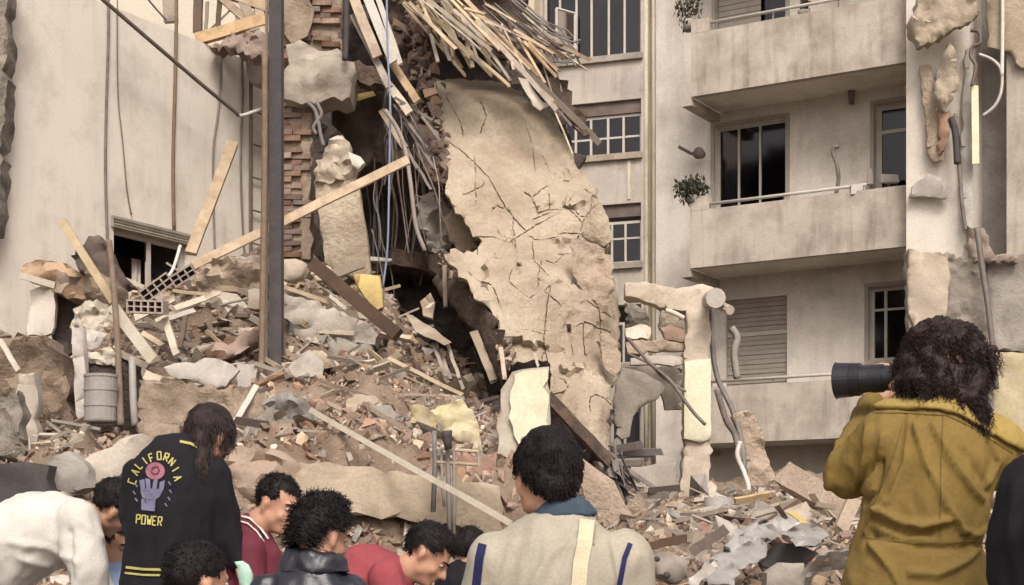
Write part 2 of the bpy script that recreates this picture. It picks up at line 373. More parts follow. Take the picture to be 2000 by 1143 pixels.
def win(root, u0, u1, z0, z1, n, bars=(), hbars=(), fw=.05, mat='frame_white', curtain=None, glass=True, outer=None, door=False):
    """frame, bars and panes of one window, set n behind the local front"""
    f = MB()
    for b in ((u0, u1, z0, z0+fw), (u0, u1, z1-fw, z1), (u0, u0+fw, z0+fw, z1-fw), (u1-fw, u1, z0+fw, z1-fw)): f.box(*lbox(b[0], b[1], n, n+.06, b[2], b[3]))
    fr = f.build('window_frame', mat, root, local=True)
    us = [u0+fw]+[u0+(u1-u0)*b for b in bars]+[u1-fw]
    for b in bars:
        u = u0+(u1-u0)*b; MB().box(*lbox(u-fw*.42, u+fw*.42, n-.004, n+.05, z0+fw, z1-fw)).build('mullion', mat, fr, local=True)
    for h in hbars:
        z = z0+(z1-z0)*h; MB().box(*lbox(u0+fw, u1-fw, n+.008, n+.045, z-fw*.35, z+fw*.35)).build('crossbar', mat, fr, local=True)
    if glass:
        for a, b in zip(us, us[1:]): MB().box(*lbox(a, b, n+.025, n+.032, z0+fw, z1-fw)).build('pane', 'glass', fr, local=True)
    if curtain:
        for (a, b, m, zt, zb) in curtain:
            ca, cb = u0+(u1-u0)*a, u0+(u1-u0)*b; k = max(8, int((cb-ca)/.03)); vs = []; fs = []
            for i in range(k+1):
                u = ca+(cb-ca)*i/k; q = n+.16+.03*math.sin(i*1.3)+R.uniform(-.008, .008)
                vs += [(u, q, z0+(z1-z0)*zb), (u, q, z0+(z1-z0)*zt), (u, q+.01, z0+(z1-z0)*zb), (u, q+.01, z0+(z1-z0)*zt)]
            for i in range(k): b0 = i*4; fs += [(b0, b0+4, b0+5, b0+1), (b0+2, b0+3, b0+7, b0+6)]
            MB().add(vs, fs).build('curtain', m, root, local=True, smooth=True)
    return fr
# ================================================================= setting: ground and rubble terrain
MB().add([(-300, -60, 0), (300, -60, 0), (300, 500, 0), (-300, 500, 0)], [(0, 1, 2, 3)]).build('ground', 'ground_mat', kind='structure', origin=(0, 0, 0))
TR = [8, 11, 13, 15, 17, 19, 21, 25.5]
TC = [(-400, 1560, 1380, 1190, 960, 820, 740, 690, 680), (0, 1560, 1380, 1170, 940, 850, 760, 700, 690), (100, 1560, 1380, 1140, 930, 850, 760, 700, 680),
      (200, 1560, 1380, 1130, 940, 860, 800, 720, 600), (270, 1560, 1380, 1130, 930, 850, 690, 600, 560), (400, 1560, 1380, 1100, 915, 800, 640, 545, 520), (550, 1560, 1380, 1080, 880, 745, 640, 530, 510),
      (700, 1560, 1380, 1080, 880, 760, 690, 580, 540), (850, 1560, 1380, 1090, 890, 820, 770, 720, 690), (980, 1560, 1380, 1100, 950, 890, 840, 810, 780),
      (1100, 1560, 1380, 1150, 1060, 1020, 970, 920, 880), (1250, 1560, 1380, 1150, 1070, 1040, 1010, 990, 950), (1400, 1560, 1380, 1130, 1070, 1040, 1020, 1000, 960),
      (1550, 1560, 1380, 1120, 1060, 1030, 1000, 970, 930), (1700, 1560, 1380, 1120, 1050, 1020, 985, 950, 930), (2400, 1560, 1380, 1120, 1050, 1020, 985, 950, 930)]
TR = [8, 11, 13, 14.2, 14.9, 17, 19, 21, 25.5]; T2 = []
for c in TC:
    f = max(0, min(1, (c[0]-450)/100, (1080-c[0])/90)); a = c[3]+(c[4]-c[3])*.55; b = c[3]+(c[4]-c[3])*.95
    T2.append((*c[:3], c[3]*(1-f)+1130*f, a*(1-f)+1115*f, b*(1-f)+min(b, 915)*f, *c[5:]))
TC = T2
def terr_px(x, Y):
    x = min(max(x, -399), 2399); Y = min(max(Y, 8), 25.49)
    i = 0
    while TC[i+1][0] < x: i += 1
    j = 0
    while TR[j+1] < Y: j += 1
    a = (x-TC[i][0])/(TC[i+1][0]-TC[i][0]); b = (Y-TR[j])/(TR[j+1]-TR[j]); a = a*a*(3-2*a)
    g = lambda q: TC[i][q+1]*(1-a)+TC[i+1][q+1]*a
    return g(j)*(1-b)+g(j+1)*b
def tz(X, Y):
    z = CZ+(HY-terr_px(1000+F*X/Y, Y))/F*Y
    f = min(1, max(0, (Y-9)/3)); p = (X, Y, z)
    return z+f*(fbm(p, .9, 3)*.30+fbm(p, 3.1, 8)*.12+fbm(p, 8.0, 5)*.05)
def tpt(x, Y, up=0):   # point on the heap seen at picture column x at depth Y
    X = (x-1000)/F*Y; return Vector((X, Y, tz(X, Y)+up))
mb = MB(); nx = 300; ny = 220
vs = []; fs = []
for j in range(ny+1):
    Y = 8+17.5*j/ny
    for i in range(nx+1):
        X = ((-400+2800*i/nx)-1000)/F*Y; vs.append((X, Y, tz(X, Y)-.02))
for j in range(ny):
    for i in range(nx): a = j*(nx+1)+i; fs.append((a, a+1, a+nx+2, a+nx+1))
mb.add(vs, fs).build('rubble_ground', 'dust', kind='structure', smooth=True)

# ================================================================= A: white building on the left
FA = Frame(5, 21.6, (1, 1.65))
A = FA.root('white_building', label='white rendered building on the left with cables down its wall and a broken window', cat='building')
_, ztopA = FA.uz(400, 85)
a1, za = FA.uz(222, 425); a2, zb = FA.uz(370, 465); _, zc = FA.uz(222, 560)
hA = (a1, a2, zc, za)
uE = FA.uz(640, 300)[0]
wall_holes(-2.6, uE, 0, ztopA, [hA], 0, .25).build('wall', 'cream_wall', A, local=True)
MB().box(*lbox(-2.6, uE, .25, 4, ztopA-.25, ztopA-.02)).build('roof', 'concrete', A, local=True)
wall_holes(-2.6, uE+1, ztopA-.02, ztopA+6, [], 1.5, .2).build('upper_wall', 'cream_high', A, local=True)
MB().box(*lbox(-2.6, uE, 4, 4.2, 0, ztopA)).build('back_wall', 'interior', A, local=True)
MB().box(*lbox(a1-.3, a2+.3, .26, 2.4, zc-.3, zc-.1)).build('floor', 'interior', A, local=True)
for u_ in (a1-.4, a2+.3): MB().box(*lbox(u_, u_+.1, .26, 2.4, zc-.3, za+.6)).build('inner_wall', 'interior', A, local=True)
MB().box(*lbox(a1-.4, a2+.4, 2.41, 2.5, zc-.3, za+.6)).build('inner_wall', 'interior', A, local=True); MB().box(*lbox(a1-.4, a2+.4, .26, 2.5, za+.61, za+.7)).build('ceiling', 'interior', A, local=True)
win(A, a1+.01, a2-.01, zc, za-.13, .10, bars=(.52,), fw=.08, glass=False, curtain=[(.40, .50, 'curtain', 1, .05)])
fa = MB().box(*lbox(a1-.06, a2+.08, -.05, .09, za-.14, za+.02)).build('shutter_box', 'shutter', A, local=True)
for h in range(3): MB().box(*lbox(a1-.05, a2+.07, -.062, -.052, za-.11+h*.04, za-.09+h*.04)).build('slat', 'wood_grey', fa, local=True)
MB().box(*lbox(a1+(a2-a1)*.03, a1+(a2-a1)*.50, .128, .134, zc+.5, za-.22)).build('pane', 'glass', A, local=True)
def onA(px, py, off=-.03):
    u, z = FA.uz(px, py, off); o = FA.o+FA.u*u+FA.n*off; return Vector((o.x, o.y, z))
def cabA(pts, r, mat, label, off=-.03, name='cable', cat='cable'):
    MB().tube(curve_pts([onA(*p, off) for p in pts], 5), r, 6).build(name, mat, smooth=True, label=label, cat=cat)
cabA([(211, -60), (212, 60), (208, 200), (206, 330), (210, 470), (214, 560)], .020, 'wire', 'thick black cable hanging down the white wall left of the window')
cabA([(230, -60), (229, 60), (231, 190), (240, 280), (248, 370), (257, 420)], .010, 'wire', 'thin loose cable ending at the left top corner of the window')
cabA([(345, -60), (344, 80), (341, 200), (338, 330), (340, 450)], .028, 'rust', 'brown conduit running down the white wall to the window head', name='pipe', cat='pipe')
cabA([(433, 92), (432, 150), (426, 220), (417, 290), (417, 400), (420, 500)], .018, 'pipe_grey', 'grey pipe with a bend on the white wall behind the leaning plank', name='pipe', cat='pipe')
cabA([(473, 112), (474, 200), (470, 300), (473, 420), (478, 500)], .018, 'pipe_grey', 'grey pipe on the white wall just left of the ladder', name='pipe', cat='pipe')
cabA([(190, -10), (300, 85), (400, 170), (455, 215), (466, 226)], .030, 'rust', 'long rusty rod slanting down across the white wall', -.5, 'rod', 'rod')
cabA([(466, 226), (478, 225), (500, 217), (530, 209), (545, 206)], .032, 'pipe_white', 'short white pipe between the slanting rod and the steel post', -.5, 'pipe', 'pipe')
cabA([(282, -10), (300, 12), (325, 40)], .014, 'wire', 'short dark cable slanting at the top of the white wall')
# ladder
l1, lz0 = FA.uz(490, 120, -.08); l2, _ = FA.uz(535, 120, -.08); _, lz1 = FA.uz(490, 520, -.08)
lad = FA.root('ladder', label='narrow metal ladder fixed upright to the white wall beside the steel post', cat='ladder')
for u in (l1, l2): MB().box(*lbox(u-.022, u+.022, -.10, -.06, lz1-1, lz0)).build('rail', 'rust', lad, local=True)
z = lz0-.25
while z > lz1-.9:
    MB().tube([(l1, -.08, z), (l2, -.08, z)], .014, 6).build('rung', 'rust', lad, local=True); z -= .52
# timber frame and broken masonry on its roof edge
cabA2 = [((388, -30), (386, 66), .13, 'wood_dark', 'dark upright timber standing at the broken edge of the white wall'),
         ((395, -30), (545, 22), .16, 'wood', 'upper tan roof timber sloping down behind the steel post'),
         ((383, 78), (520, 38), .17, 'wood', 'lower tan roof timber rising to the steel post'),
         ((405, 3), (402, 60), .05, 'wood_grey', 'thin grey upright strut between the two roof timbers'),
         ((463, 15), (464, 45), .06, 'wood_grey', 'short grey strut between the two roof timbers'),
         ((408, 60), (455, 15), .025, 'wire', 'thin diagonal wire brace between the roof timbers'),
         ((466, -20), (500, 62), .15, 'wood_grey', 'grey weathered rafter leaning down to the broken masonry'),
         ((330, -20), (334, 44), .20, 'wood_grey', 'thick grey post standing on the top of the white wall')]
cabA2 += [((410, -25), (515, 70), .12, 'wood', 'tan timber crossing the corner frame from the top left'), ((430, -30), (425, 70), .07, 'wood_dark', 'thin dark upright inside the corner timber frame'),
          ((480, 85), (520, -20), .11, 'wood_grey', 'grey timber leaning right against the steel post top'), ((440, 74), (470, 88), .10, 'wood_pale', 'short pale timber end on the broken corner masonry'), ((505, -20), (512, 80), .13, 'wood', 'reddish tan upright just left of the steel post top')]
for a, b, w, m, lb in cabA2: plank((*a, 25.0), (*b, 25.0), w, m, lb, t=w*.8, cat='timber')
slab('masonry_lump', [(405, 86), (440, 72), (490, 62), (560, 70), (560, 125), (530, 128), (500, 118), (480, 108), (445, 96)], 24.6, 'rubble_red', 'broken reddish brickwork lump at the corner of the white wall top', 'masonry', thick=.5, rough=.09, edge=.08, nsc=3, seed=4, res=.09)
slab('masonry_lump', [(478, 110), (540, 112), (545, 165), (520, 172), (490, 160)], 25.4, 'concrete_grey', 'grey stained patch of render under the broken brickwork corner', 'masonry', thick=.2, rough=.03, edge=.04, seed=5)
slab('stone_wall', [(-200, -80), (14, -80), (14, 60), (11, 120), (5, 200), (0, 280), (-3, 380), (-10, 455), (-200, 480)], 21.0, 'mottled', 'mottled dark stone wall edge at the far left of the picture', 'wall', thick=.5, rough=.05, edge=.03, seed=6, res=.15)
plank((455, 280, 22.6), (372, 497, 21.6), .15, 'wood', 'short tan plank leaning on the white wall right of the window', t=.06)

# ================================================================= B: apartment building with balconies on the right
FB = Frame(1345, 28.7, (1, -.606))
B = FB.root('apartment_building', label='beige apartment building with concrete balconies on the right', cat='building')
NW = 1.25
def ub(x, y=400, off=0): return FB.uz(x, y, off)[0]
holes = []; wins = []
def hB(x0, x1, yt, yb):   # opening by its left edge heights
    u0, zt = FB.uz(x0, yt, NW); _, zb = FB.uz(x0, yb, NW); u1 = FB.uz(x1, yt, NW)[0]; holes.append((u0, u1, zb, zt)); return (u0, u1, zb, zt)
w2d = hB(1396, 1535, 250, 440); w2s = hB(1708, 1800, 205, 380)
w3d = hB(1417, 1537, 587, 800); w3s = hB(1697, 1800, 562, 706)
w1d = hB(1398, 1535, -95, 95); w1s = hB(1716, 1800, -150, 32)
uL = ub(1281, 400, NW); uR = ub(1775, 400, 0)
wall_holes(uL, ub(1990, 400, NW), 0, 15.5, holes, NW, .25).build('wall', 'b_wall', B, local=True)
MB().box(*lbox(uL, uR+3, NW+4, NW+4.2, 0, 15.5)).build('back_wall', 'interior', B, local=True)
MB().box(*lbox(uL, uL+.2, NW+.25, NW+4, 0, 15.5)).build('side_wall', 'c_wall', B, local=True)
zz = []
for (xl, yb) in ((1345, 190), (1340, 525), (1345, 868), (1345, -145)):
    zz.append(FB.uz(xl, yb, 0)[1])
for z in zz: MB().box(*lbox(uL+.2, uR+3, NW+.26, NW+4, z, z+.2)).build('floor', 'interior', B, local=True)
def balcony(k, zb, xl, h, rail_h, rail_x1, stub):
    b = empty('balcony', (0, 0, 0)); b.parent = B
    u0 = FB.uz(xl, 400, 0)[0]
    MB().box(*lbox(u0, uR+.1, 0, .14, zb+.0, zb+h)).build('parapet', 'b_front', b, local=True)
    MB().box(*lbox(u0+.002, uR+.1, .14, NW-.003, zb+.004, zb+.18)).build('deck', 'b_wall', b, local=True)
    MB().box(*lbox(u0, u0+.13, .141, NW-.003, zb+.181, zb+h)).build('side_parapet', 'b_front', b, local=True)
    m = MB()
    for q in range(6):    # small curved corbel under the left end
        m.box(*lbox(u0-.20+q*.033, u0+.0, .03, NW-.01, zb-.14+q*.022, zb-.14+(q+1)*.022))
    m.build('corbel', 'b_front', b, local=True)
    if stub: MB().box(*lbox(u0, u0+.34, -.004, .15, zb+h-.002, zb+h+.24)).build('end_block', 'b_front', b, local=True)
    if rail_h:
        u1 = FB.uz(rail_x1, 400, 0)[0]; z = zb+h+rail_h
        MB().tube([(u0+.3, .07, z), (u1, .07, z)], .028, 8).build('rail', 'frame_white', b, local=True, smooth=True)
        n = max(2, int((u1-u0)/1.1))
        for i in range(n+1):
            u = u0+.34+(u1-u0-.4)*i/n; MB().tube([(u, .07, zb+h-.02), (u, .07, z)], .016, 6).build('rail_post', 'pipe_grey', b, local=True)
    return b
balcony(1, zz[0], 1350, 1.10, .16, 1775, True); balcony(2, zz[1], 1348, 1.00, .10, 1690, True)
balcony(3, zz[2], 1350, .98, .10, 1775, True); balcony(4, zz[3], 1350, 1.10, .16, 1775, True)
# windows
win(B, *w2d, NW+.14, bars=(.30, .60), hbars=(), fw=.045, mat='frame_white', curtain=[(.04, .24, 'curtain', .98, .0)])
win(B, *w2s, NW+.12, bars=(), hbars=(.70,), fw=.09, mat='frame_white', curtain=[(.2, .9, 'foliage', .28, .08)])
win(B, *w3s, NW+.12, bars=(.28,), hbars=(.70,), fw=.06, mat='frame_white', curtain=[(.25, .95, 'shutter', .98, .78)])
win(B, *w1s, NW+.12, bars=(), hbars=(.6,), fw=.09)
win(B, *w1d, NW+.12, bars=(.5,), hbars=(), fw=.06, curtain=[(.62, .98, 'curtain', .98, 0)])
for u0, u1, z0, z1 in (w2d, w2s, w3s, w1d):   # darker outer casings
    m = MB(); e = .07
    for b in ((u0-e, u1+e, z1, z1+e), (u0-e, u0, z0, z1), (u1, u1+e, z0, z1)): m.box(*lbox(b[0], b[1], NW-.03, NW+.02, b[2], b[3]))
    m.build('window_casing', 'shutter', B, local=True)
u0, u1, z0, z1 = w3d
rs = empty('roller_shutter', (0, 0, 0)); rs.parent = B
k = 0; z = z1
while z > z0+.05:
    h = .085; col = 'shutter' if abs(z-(z0+(z1-z0)*.70)) > .06 else 'frame_white'
    MB().box(*lbox(u0+.01, u1-.01, NW+.07-.012*(k % 2), NW+.09, z-h+.008, z)).build('slat', col, rs, local=True); z -= h; k += 1
MB().box(*lbox(u0, u1, NW+.11, NW+.13, z0, z1)).build('backing', 'shutter', rs, local=True)
u0, u1, z0, z1 = w1d
m = MB(); [m.box(*lbox(u0+.03, u1-.5, NW+.05, NW+.07, z1-.1-i*.1, z1-.01-i*.1)) for i in range(18)]; m.build('roller_shutter', 'shutter', B, local=True)
MB().box(*lbox(w2s[0]-.06, w2s[1], NW-.10, NW+.1, w2s[2]-.07, w2s[2]-.005)).build('sill', 'b_front', B, local=True)
MB().box(*lbox(w3s[0]-.06, w3s[1], NW-.10, NW+.1, w3s[2]-.07, w3s[2]-.005)).build('sill', 'b_front', B, local=True)
# pilaster strip with pipes left of the balconies
p0 = ub(1256, 400, NW+.25); p1 = ub(1281, 400, NW+.25)
MB().box(*lbox(p0, p1-.002, NW+.3, NW+4, 0, 16)).build('pilaster', 'pilaster', B, local=True)
def onB(px, py, off=0):
    u, z = FB.uz(px, py, off); o = FB.o+FB.u*u+FB.n*off; return Vector((o.x, o.y, z))
for x, r, lb in ((1262, .045, 'left of the two downpipes on the corner strip beside the recessed windows'), (1279, .06, 'right and thicker of the two downpipes on the corner strip beside the recessed windows')):
    MB().tube([onB(x, -80, NW+.15), onB(x, 300, NW+.15), onB(x, 700, NW+.15), onB(x, 900, NW+.15)], r, 8).build('downpipe', 'pilaster', smooth=True, label=lb, cat='pipe')
# pier, recess and right hand wall
q0 = ub(1770, 400, -.3); q1 = ub(1893, 400, -.3); q2 = ub(1966, 400, -.3)
pier = MB().box(*lbox(q0, q1, -.3, NW-.004, 0, 15.5)).build('pier', 'cream_wall', B, local=True)
MB().box(*lbox(q1+.002, q2-.002, .45, NW-.01, 0, 15.5)).build('recess_wall', 'concrete_grey', B, local=True)
MB().box(*lbox(q2, q2+4, -.3, NW+2, 0, 15.5)).build('end_wall', 'b_front', B, local=True)
# things on the balconies
def onBn(px, py, off): return onB(px, py, off)
t = empty('wall_lamp', onBn(1663, 185, NW-.1), label='small globe lamp on the wall under the top balcony', cat='lamp')
m = MB(); c = onBn(1663, 168, NW-.12); m.tube([c+Vector((0, 0, .12)), c], .05, 8); m.build('fitting', 'frame_white', t)
m = MB(); c = onBn(1663, 190, NW-.13); m.tube([c+Vector((0, 0, .14)), c+Vector((0, 0, .07)), c-Vector((0, 0, .05)), c-Vector((0, 0, .12))], .07, 10, .045); m.build('globe', 'wire', t, smooth=True)
t = empty('satellite_fan', onBn(1362, 300, NW-.2), label='dark round bracket lamp on the wall left of the balcony door', cat='lamp'); t.name = 'bracket_lamp'
m = MB(); m.tube([onBn(1326, 287, NW-.55), onBn(1350, 300, NW-.3), onBn(1362, 300, NW-.2)], .03, 7); m.build('arm', 'wire', t, smooth=True)
m = MB(); a = onBn(1364, 299, NW-.35); m.tube([a, a+FB.n*.16], .11, 14, .07); m.build('head', 'wire', t, smooth=True)
m = MB(); m.tube(curve_pts([onBn(1632, 385, .3), onBn(1638, 350, .3), onBn(1634, 320, .3), onBn(1627, 300, .3), onBn(1630, 288, .3), onBn(1638, 287, .3)], 5), .035, 7)
m.build('hose', 'wire', smooth=True, label='dark hooked hose standing up behind the middle balcony rail', cat='hose')
for x, y, w, h, lb in ((1674, 372, .22, .16, 'small white box on the middle balcony parapet'), (1700, 345, .14, .28, 'whitish bottle on the ledge left of the small balcony window'), (1736, 350, .3, .14, 'small grey pot on the ledge under the small balcony window')):
    c = onBn(x, y, .07 if x < 1690 else NW-.15); m = MB()
    if w > .2: m.box(c, (w, .12, h), jit=.01)
    else: m.tube([c-Vector((0, 0, h/2)), c, c+Vector((0, 0, h*.3)), c+Vector((0, 0, h/2))], w/2, 8, .02)
    m.build('bottle' if w < .2 else ('pot' if 'pot' in lb else 'box'), 'frame_white', label=lb, cat='bottle' if w < .2 else ('pot' if 'pot' in lb else 'box'))
# plants
def plant(px, py, off, rx, rz_, n, lb, mat='foliage', name='potted_plant'):
    c = onBn(px, py, off); t = empty(name, c-Vector((0, 0, rz_)), label=lb, cat='plant')
    MB().tube([c-Vector((0, 0, rz_+.02)), c-Vector((0, 0, rz_*.5))], .09, 9, .11).build('pot', 'concrete_grey', t, smooth=True)
    m = MB()
    for i in range(n):
        d = Vector((R.gauss(0, 1), R.gauss(0, 1), R.gauss(0, 1))).normalized()*R.random()**.4
        p = c+Vector((d.x*rx, d.y*rx*.6, d.z*rz_)); M = rrot(); l = R.uniform(.03, .07)
        m.add([p+M@Vector((0, 0, 0)), p+M@Vector((l*.4, l, .01)), p+M@Vector((0, l*2, 0)), p+M@Vector((-l*.4, l, .01))], [(0, 1, 2, 3)])
    m.build('foliage', mat, t)
    m = MB()
    for i in range(7):
        a = R.uniform(0, 6.3); m.tube([c-Vector((0, 0, rz_*.6)), c+Vector((math.cos(a)*rx*.5, math.sin(a)*rx*.3, 0)), c+Vector((math.cos(a)*rx*.9, math.sin(a)*rx*.5, rz_*R.uniform(.3, 1)))], .006, 4)
    m.build('stem', 'wood_dark', t)
plant(1352, 370, .05, .30, .22, 420, 'bushy dark plant on the left end of the middle balcony')
plant(1345, 20, .2, .25, .35, 160, 'sparse climbing plant at the left end of the top balcony')
plant(1570, 10, .3, .08, .2, 90, 'small dark plant seen over the top balcony rail')

# ================================================================= C: farther building with strip windows
FC = Frame(1255, 44, (1, -.355))
C = FC.root('rear_building', label='stained grey concrete building with metal strip windows behind the fallen slab', cat='building')
def hC(x0, x1, yt, yb): u0, zt = FC.uz(x0, yt); zb = FC.uz(x0, yb)[1]; return (u0, FC.uz(x1, yt)[0], zb, zt)
c1 = hC(1060, 1252, -30, 124); c2 = hC(1085, 1252, 208, 312); c3 = hC(1120, 1252, 405, 520); c4 = hC(1130, 1252, 600, 715); c5 = hC(1190, 1252, 800, 900)
uA = FC.uz(1055, 100)[0]; uZ = FC.uz(1262, 300)[0]; 
wall_holes(uA-.5, uZ+3, 0, 24, [c1, c2, c3, c4, c5], 0, .3).build('wall', 'c_wall', C, local=True)
MB().box(*lbox(FC.uz(820, 100)[0], uA, -.5, 1, 0, 24)).build('plain_bay', 'c_plain', C, local=True)
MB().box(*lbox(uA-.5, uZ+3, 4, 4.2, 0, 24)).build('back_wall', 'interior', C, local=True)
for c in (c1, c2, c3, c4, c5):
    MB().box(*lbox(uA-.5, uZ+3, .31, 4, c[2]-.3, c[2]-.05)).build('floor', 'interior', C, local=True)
    MB().box(*lbox(c[0]-.1, c[1]+.05, -.12, .0-.002, c[2]-.16, c[2])).build('sill', 'concrete', C, local=True)
win(C, c1[0], c1[1], c1[2]+.0, c1[3], .16, bars=(.16, .33, .485, .66, .82), hbars=(.85,), fw=.07, curtain=[(.05, .3, 'interior', .9, 0), (.55, .8, 'shutter', .7, .0)])
win(C, c2[0], c2[1], c2[2], c2[3]-.35, .16, bars=(.22, .40, .60, .78), hbars=(.45,), fw=.075, curtain=[(.22, .40, 'blue_curtain', .9, 0), (.6, .76, 'blue_curtain', .95, .1), (.4, .6, 'shutter', .9, .5)])
win(C, c3[0], c3[1], c3[2], c3[3]-.45, .16, bars=(.55, .75), hbars=(.6,), fw=.07, curtain=[(.8, .98, 'curtain', .8, .0)])
win(C, c4[0], c4[1], c4[2], c4[3]-.45, .16, bars=(.4, .7), fw=.07)
win(C, c5[0], c5[1], c5[2], c5[3], .16, bars=(.45,), fw=.08)
for c in (c2, c3): MB().box(*lbox(c[0], c[1], .10, .2, c[3]-.34, c[3])).build('shutter_box', 'frame_brown', C, local=True)
MB().box(*lbox(FC.uz(1226, 330)[0], FC.uz(1232, 330)[0], -.03, -.001, c3[3]+.1, c2[2]-.2)).build('pipe_stain', 'pilaster', C, local=True)
# casement standing open in the top window
ow = empty('open_casement', (0, 0, 0)); ow.parent = C
u = c1[0]+(c1[1]-c1[0])*.33; zt = c1[3]-.9; zb = c1[2]+.1; m = MB()
for a, b in (((u, 0, zb), (u, 0, zt)), ((u-.35, -.55, zb), (u-.35, -.55, zt)), ((u, 0, zt), (u-.35, -.55, zt)), ((u, 0, zb), (u-.35, -.55, zb))): m.tube([a, b], .04, 4)
m.build('casement_frame', 'frame_white', ow, local=True)
MB().add([(u, 0, zb), (u-.35, -.55, zb), (u-.35, -.55, zt), (u, 0, zt)], [(0, 1, 2, 3)]).build('pane', 'glass', ow, local=True)
# ================================================================= the ruin
# hollow behind the fallen slab, its shade painted as dark colour on the backing
slab('hollow_wall', [(548, -80), (1000, -80), (1130, 330), (1180, 560), (1190, 900), (600, 900), (560, 520)], 24.9, 'shade_rubble', 'backing wall painted dark for the shade of the hollow beside the fallen slab', 'wall', thick=.4, rough=.25, nsc=.9, edge=.1, res=.2, seed=11)
for k, (y, xa, xb) in enumerate(((-60, 660, 990), (330, 700, 850), (520, 740, 860))):  # overhanging floors added to shade the hollow
    MB().beam(P(xa, y, 23.6), P(xb, y+25, 23.8), 2.2, .22, 5, .04, math.pi/2).build('shading_floor', 'dark_edge', label=['dark floor slab added to shade the top of the hollow', 'dark floor stub added to shade the hollow half way up', 'lowest dark floor stub added to shade the hollow'][k], cat='floor')
hl = slab('hollow_rubble', [(790, 470), (850, 500), (930, 600), (985, 720), (985, 830), (900, 800), (830, 720), (780, 640), (765, 560)], [(790, 470, 24), (985, 720, 22.5), (765, 640, 23.5)], 'shade_rubble', 'rubble face deep in the hollow, painted dark for its shade', 'rubble', thick=.3, rough=.2, nsc=1.6, seed=12)
# brick pillar: bricks laid one by one
def brickwork(root, x0, x1, y0, y1, Y, bw=.25, bh=.075, miss=.08, mats=('brick', 'brick_b'), lean=0.0, ragged=.12):
    protos = []
    for k in range(5):
        m = MB(); m.box((0, 0, 0), (bw-.014, .12, bh-.014), jit=.006); me = m.mesh('brick'); me.materials.append(MATS[mats[k % 2]]); protos.append(me)
    a = P(x0, y1, Y); b = P(x1, y0, Y); inv = root.location; r = 0; z = a.z
    while z < b.z:
        x = a.x-(bw/2 if r % 2 else 0)
        while x < b.x:
            if x >= a.x-bw*.5-R.random()*ragged and x+bw < b.x+bw*.4 and R.random() > miss:
                o = bpy.data.objects.new('brick', R.choice(protos)); COL.objects.link(o); o.parent = root
                o.location = Vector((x+bw/2+R.uniform(-.012, .012), Y+R.uniform(-.045, .03)+(R.random() < .15)*.06, z+bh/2))-inv; o.rotation_euler = (R.uniform(-.03, .03), R.uniform(-.02, .02), R.uniform(-.06, .06))
            x += bw
        z += bh; r += 1
def brick_pillar(name, x0, x1, y0, y1, Y, label, core='mortar', **k):
    c = P((x0+x1)/2, y1, Y); t = empty(name, c, label=label, cat='pillar')
    slab('mortar_core', [(x0+2, y0), (x1-3, y0), (x1-2, (y0+y1)/2), (x1-4, y1), (x0+2, y1)], Y-.02, core, parent=t, thick=.35, rough=.02, edge=.03, seed=y0)
    brickwork(t, x0, x1, y0, y1, Y-.01, **k); return t
brick_pillar('brick_pillar', 553, 668, -60, 118, 21.2, 'upper brick pillar behind the top of the steel post', miss=.2)
slab('mortar_patch', [(556, -40), (600, -50), (612, 20), (600, 70), (570, 84), (556, 50)], 21.02, 'mortar', 'dusty mortar smear on the left side of the upper brick pillar', 'mortar', thick=.04, rough=.03, edge=.05, seed=19, nsc=4)
brick_pillar('brick_pillar', 553, 610, 196, 505, 21.2, 'lower narrow red brick pillar just right of the steel post', miss=.12)
slab('concrete_lump', [(556, 140), (580, 118), (620, 108), (662, 108), (690, 122), (697, 140), (684, 165), (682, 186), (650, 190), (625, 202), (590, 204), (560, 196), (553, 170)], 20.9, 'concrete', 'big rounded concrete lump caught between the two brick pillars', 'concrete lump', thick=.8, rough=.07, nsc=1.8, edge=.05, seed=21)
slab('concrete_lump', [(684, 122), (715, 128), (738, 142), (746, 162), (722, 170), (704, 160), (690, 150)], 21.2, 'dark_edge', 'small dark lump at the right of the big rounded lump', 'concrete lump', thick=.4, rough=.07, edge=.05, seed=22)
slab('masonry_lump', [(560, 90), (600, 84), (660, 92), (668, 118), (640, 124), (600, 116), (562, 128)], 21.0, 'concrete_pale', 'pale mortar ledge under the upper brick pillar', 'masonry', thick=.3, rough=.06, edge=.06, seed=23)
cl = slab('hanging_cloth', [(655, 190), (668, 178), (735, 172), (748, 182), (742, 240), (728, 300), (716, 330), (700, 300), (684, 285), (668, 260), (648, 245)], 22.0, 'brown_cloth', 'dark brown cloth hanging in the gap above the plaster column', 'cloth', thick=.03, rough=.10, nsc=2.5, edge=.02, seed=24, smooth=True)
slab('hem', [(664, 180), (690, 186), (728, 178), (734, 186), (700, 197), (664, 192)], 21.85, 'ochre', parent=cl, thick=.02, rough=.02, edge=.01)
# plaster column
pc = slab('plaster_column', [(613, 352), (640, 340), (690, 338), (700, 362), (706, 400), (714, 450), (722, 510), (724, 545), (700, 550), (634, 512), (626, 440), (618, 395)], 20.8, 'slab', 'leaning beige plaster column with a broken lumpy top', 'column', thick=.4, rough=.025, edge=.012, seed=25, res=.09)
slab('broken_top', [(612, 352), (618, 320), (628, 290), (650, 270), (668, 262), (682, 276), (684, 300), (696, 330), (688, 350), (650, 358)], 20.75, 'concrete_pale', parent=pc, thick=.4, rough=.09, nsc=3, edge=.04, seed=26, res=.08)
slab('loose_corner', [(680, 296), (704, 306), (712, 316), (700, 332), (688, 322)], 20.6, 'white_board', parent=pc, thick=.15, rough=.02, edge=.01, seed=27)
slab('ochre_block', [(690, 534), (742, 538), (748, 600), (736, 606), (712, 580), (696, 560)], 20.3, 'ochre', 'ochre painted block at the foot of the plaster column', 'block', thick=.3, rough=.02, edge=.01, seed=28)
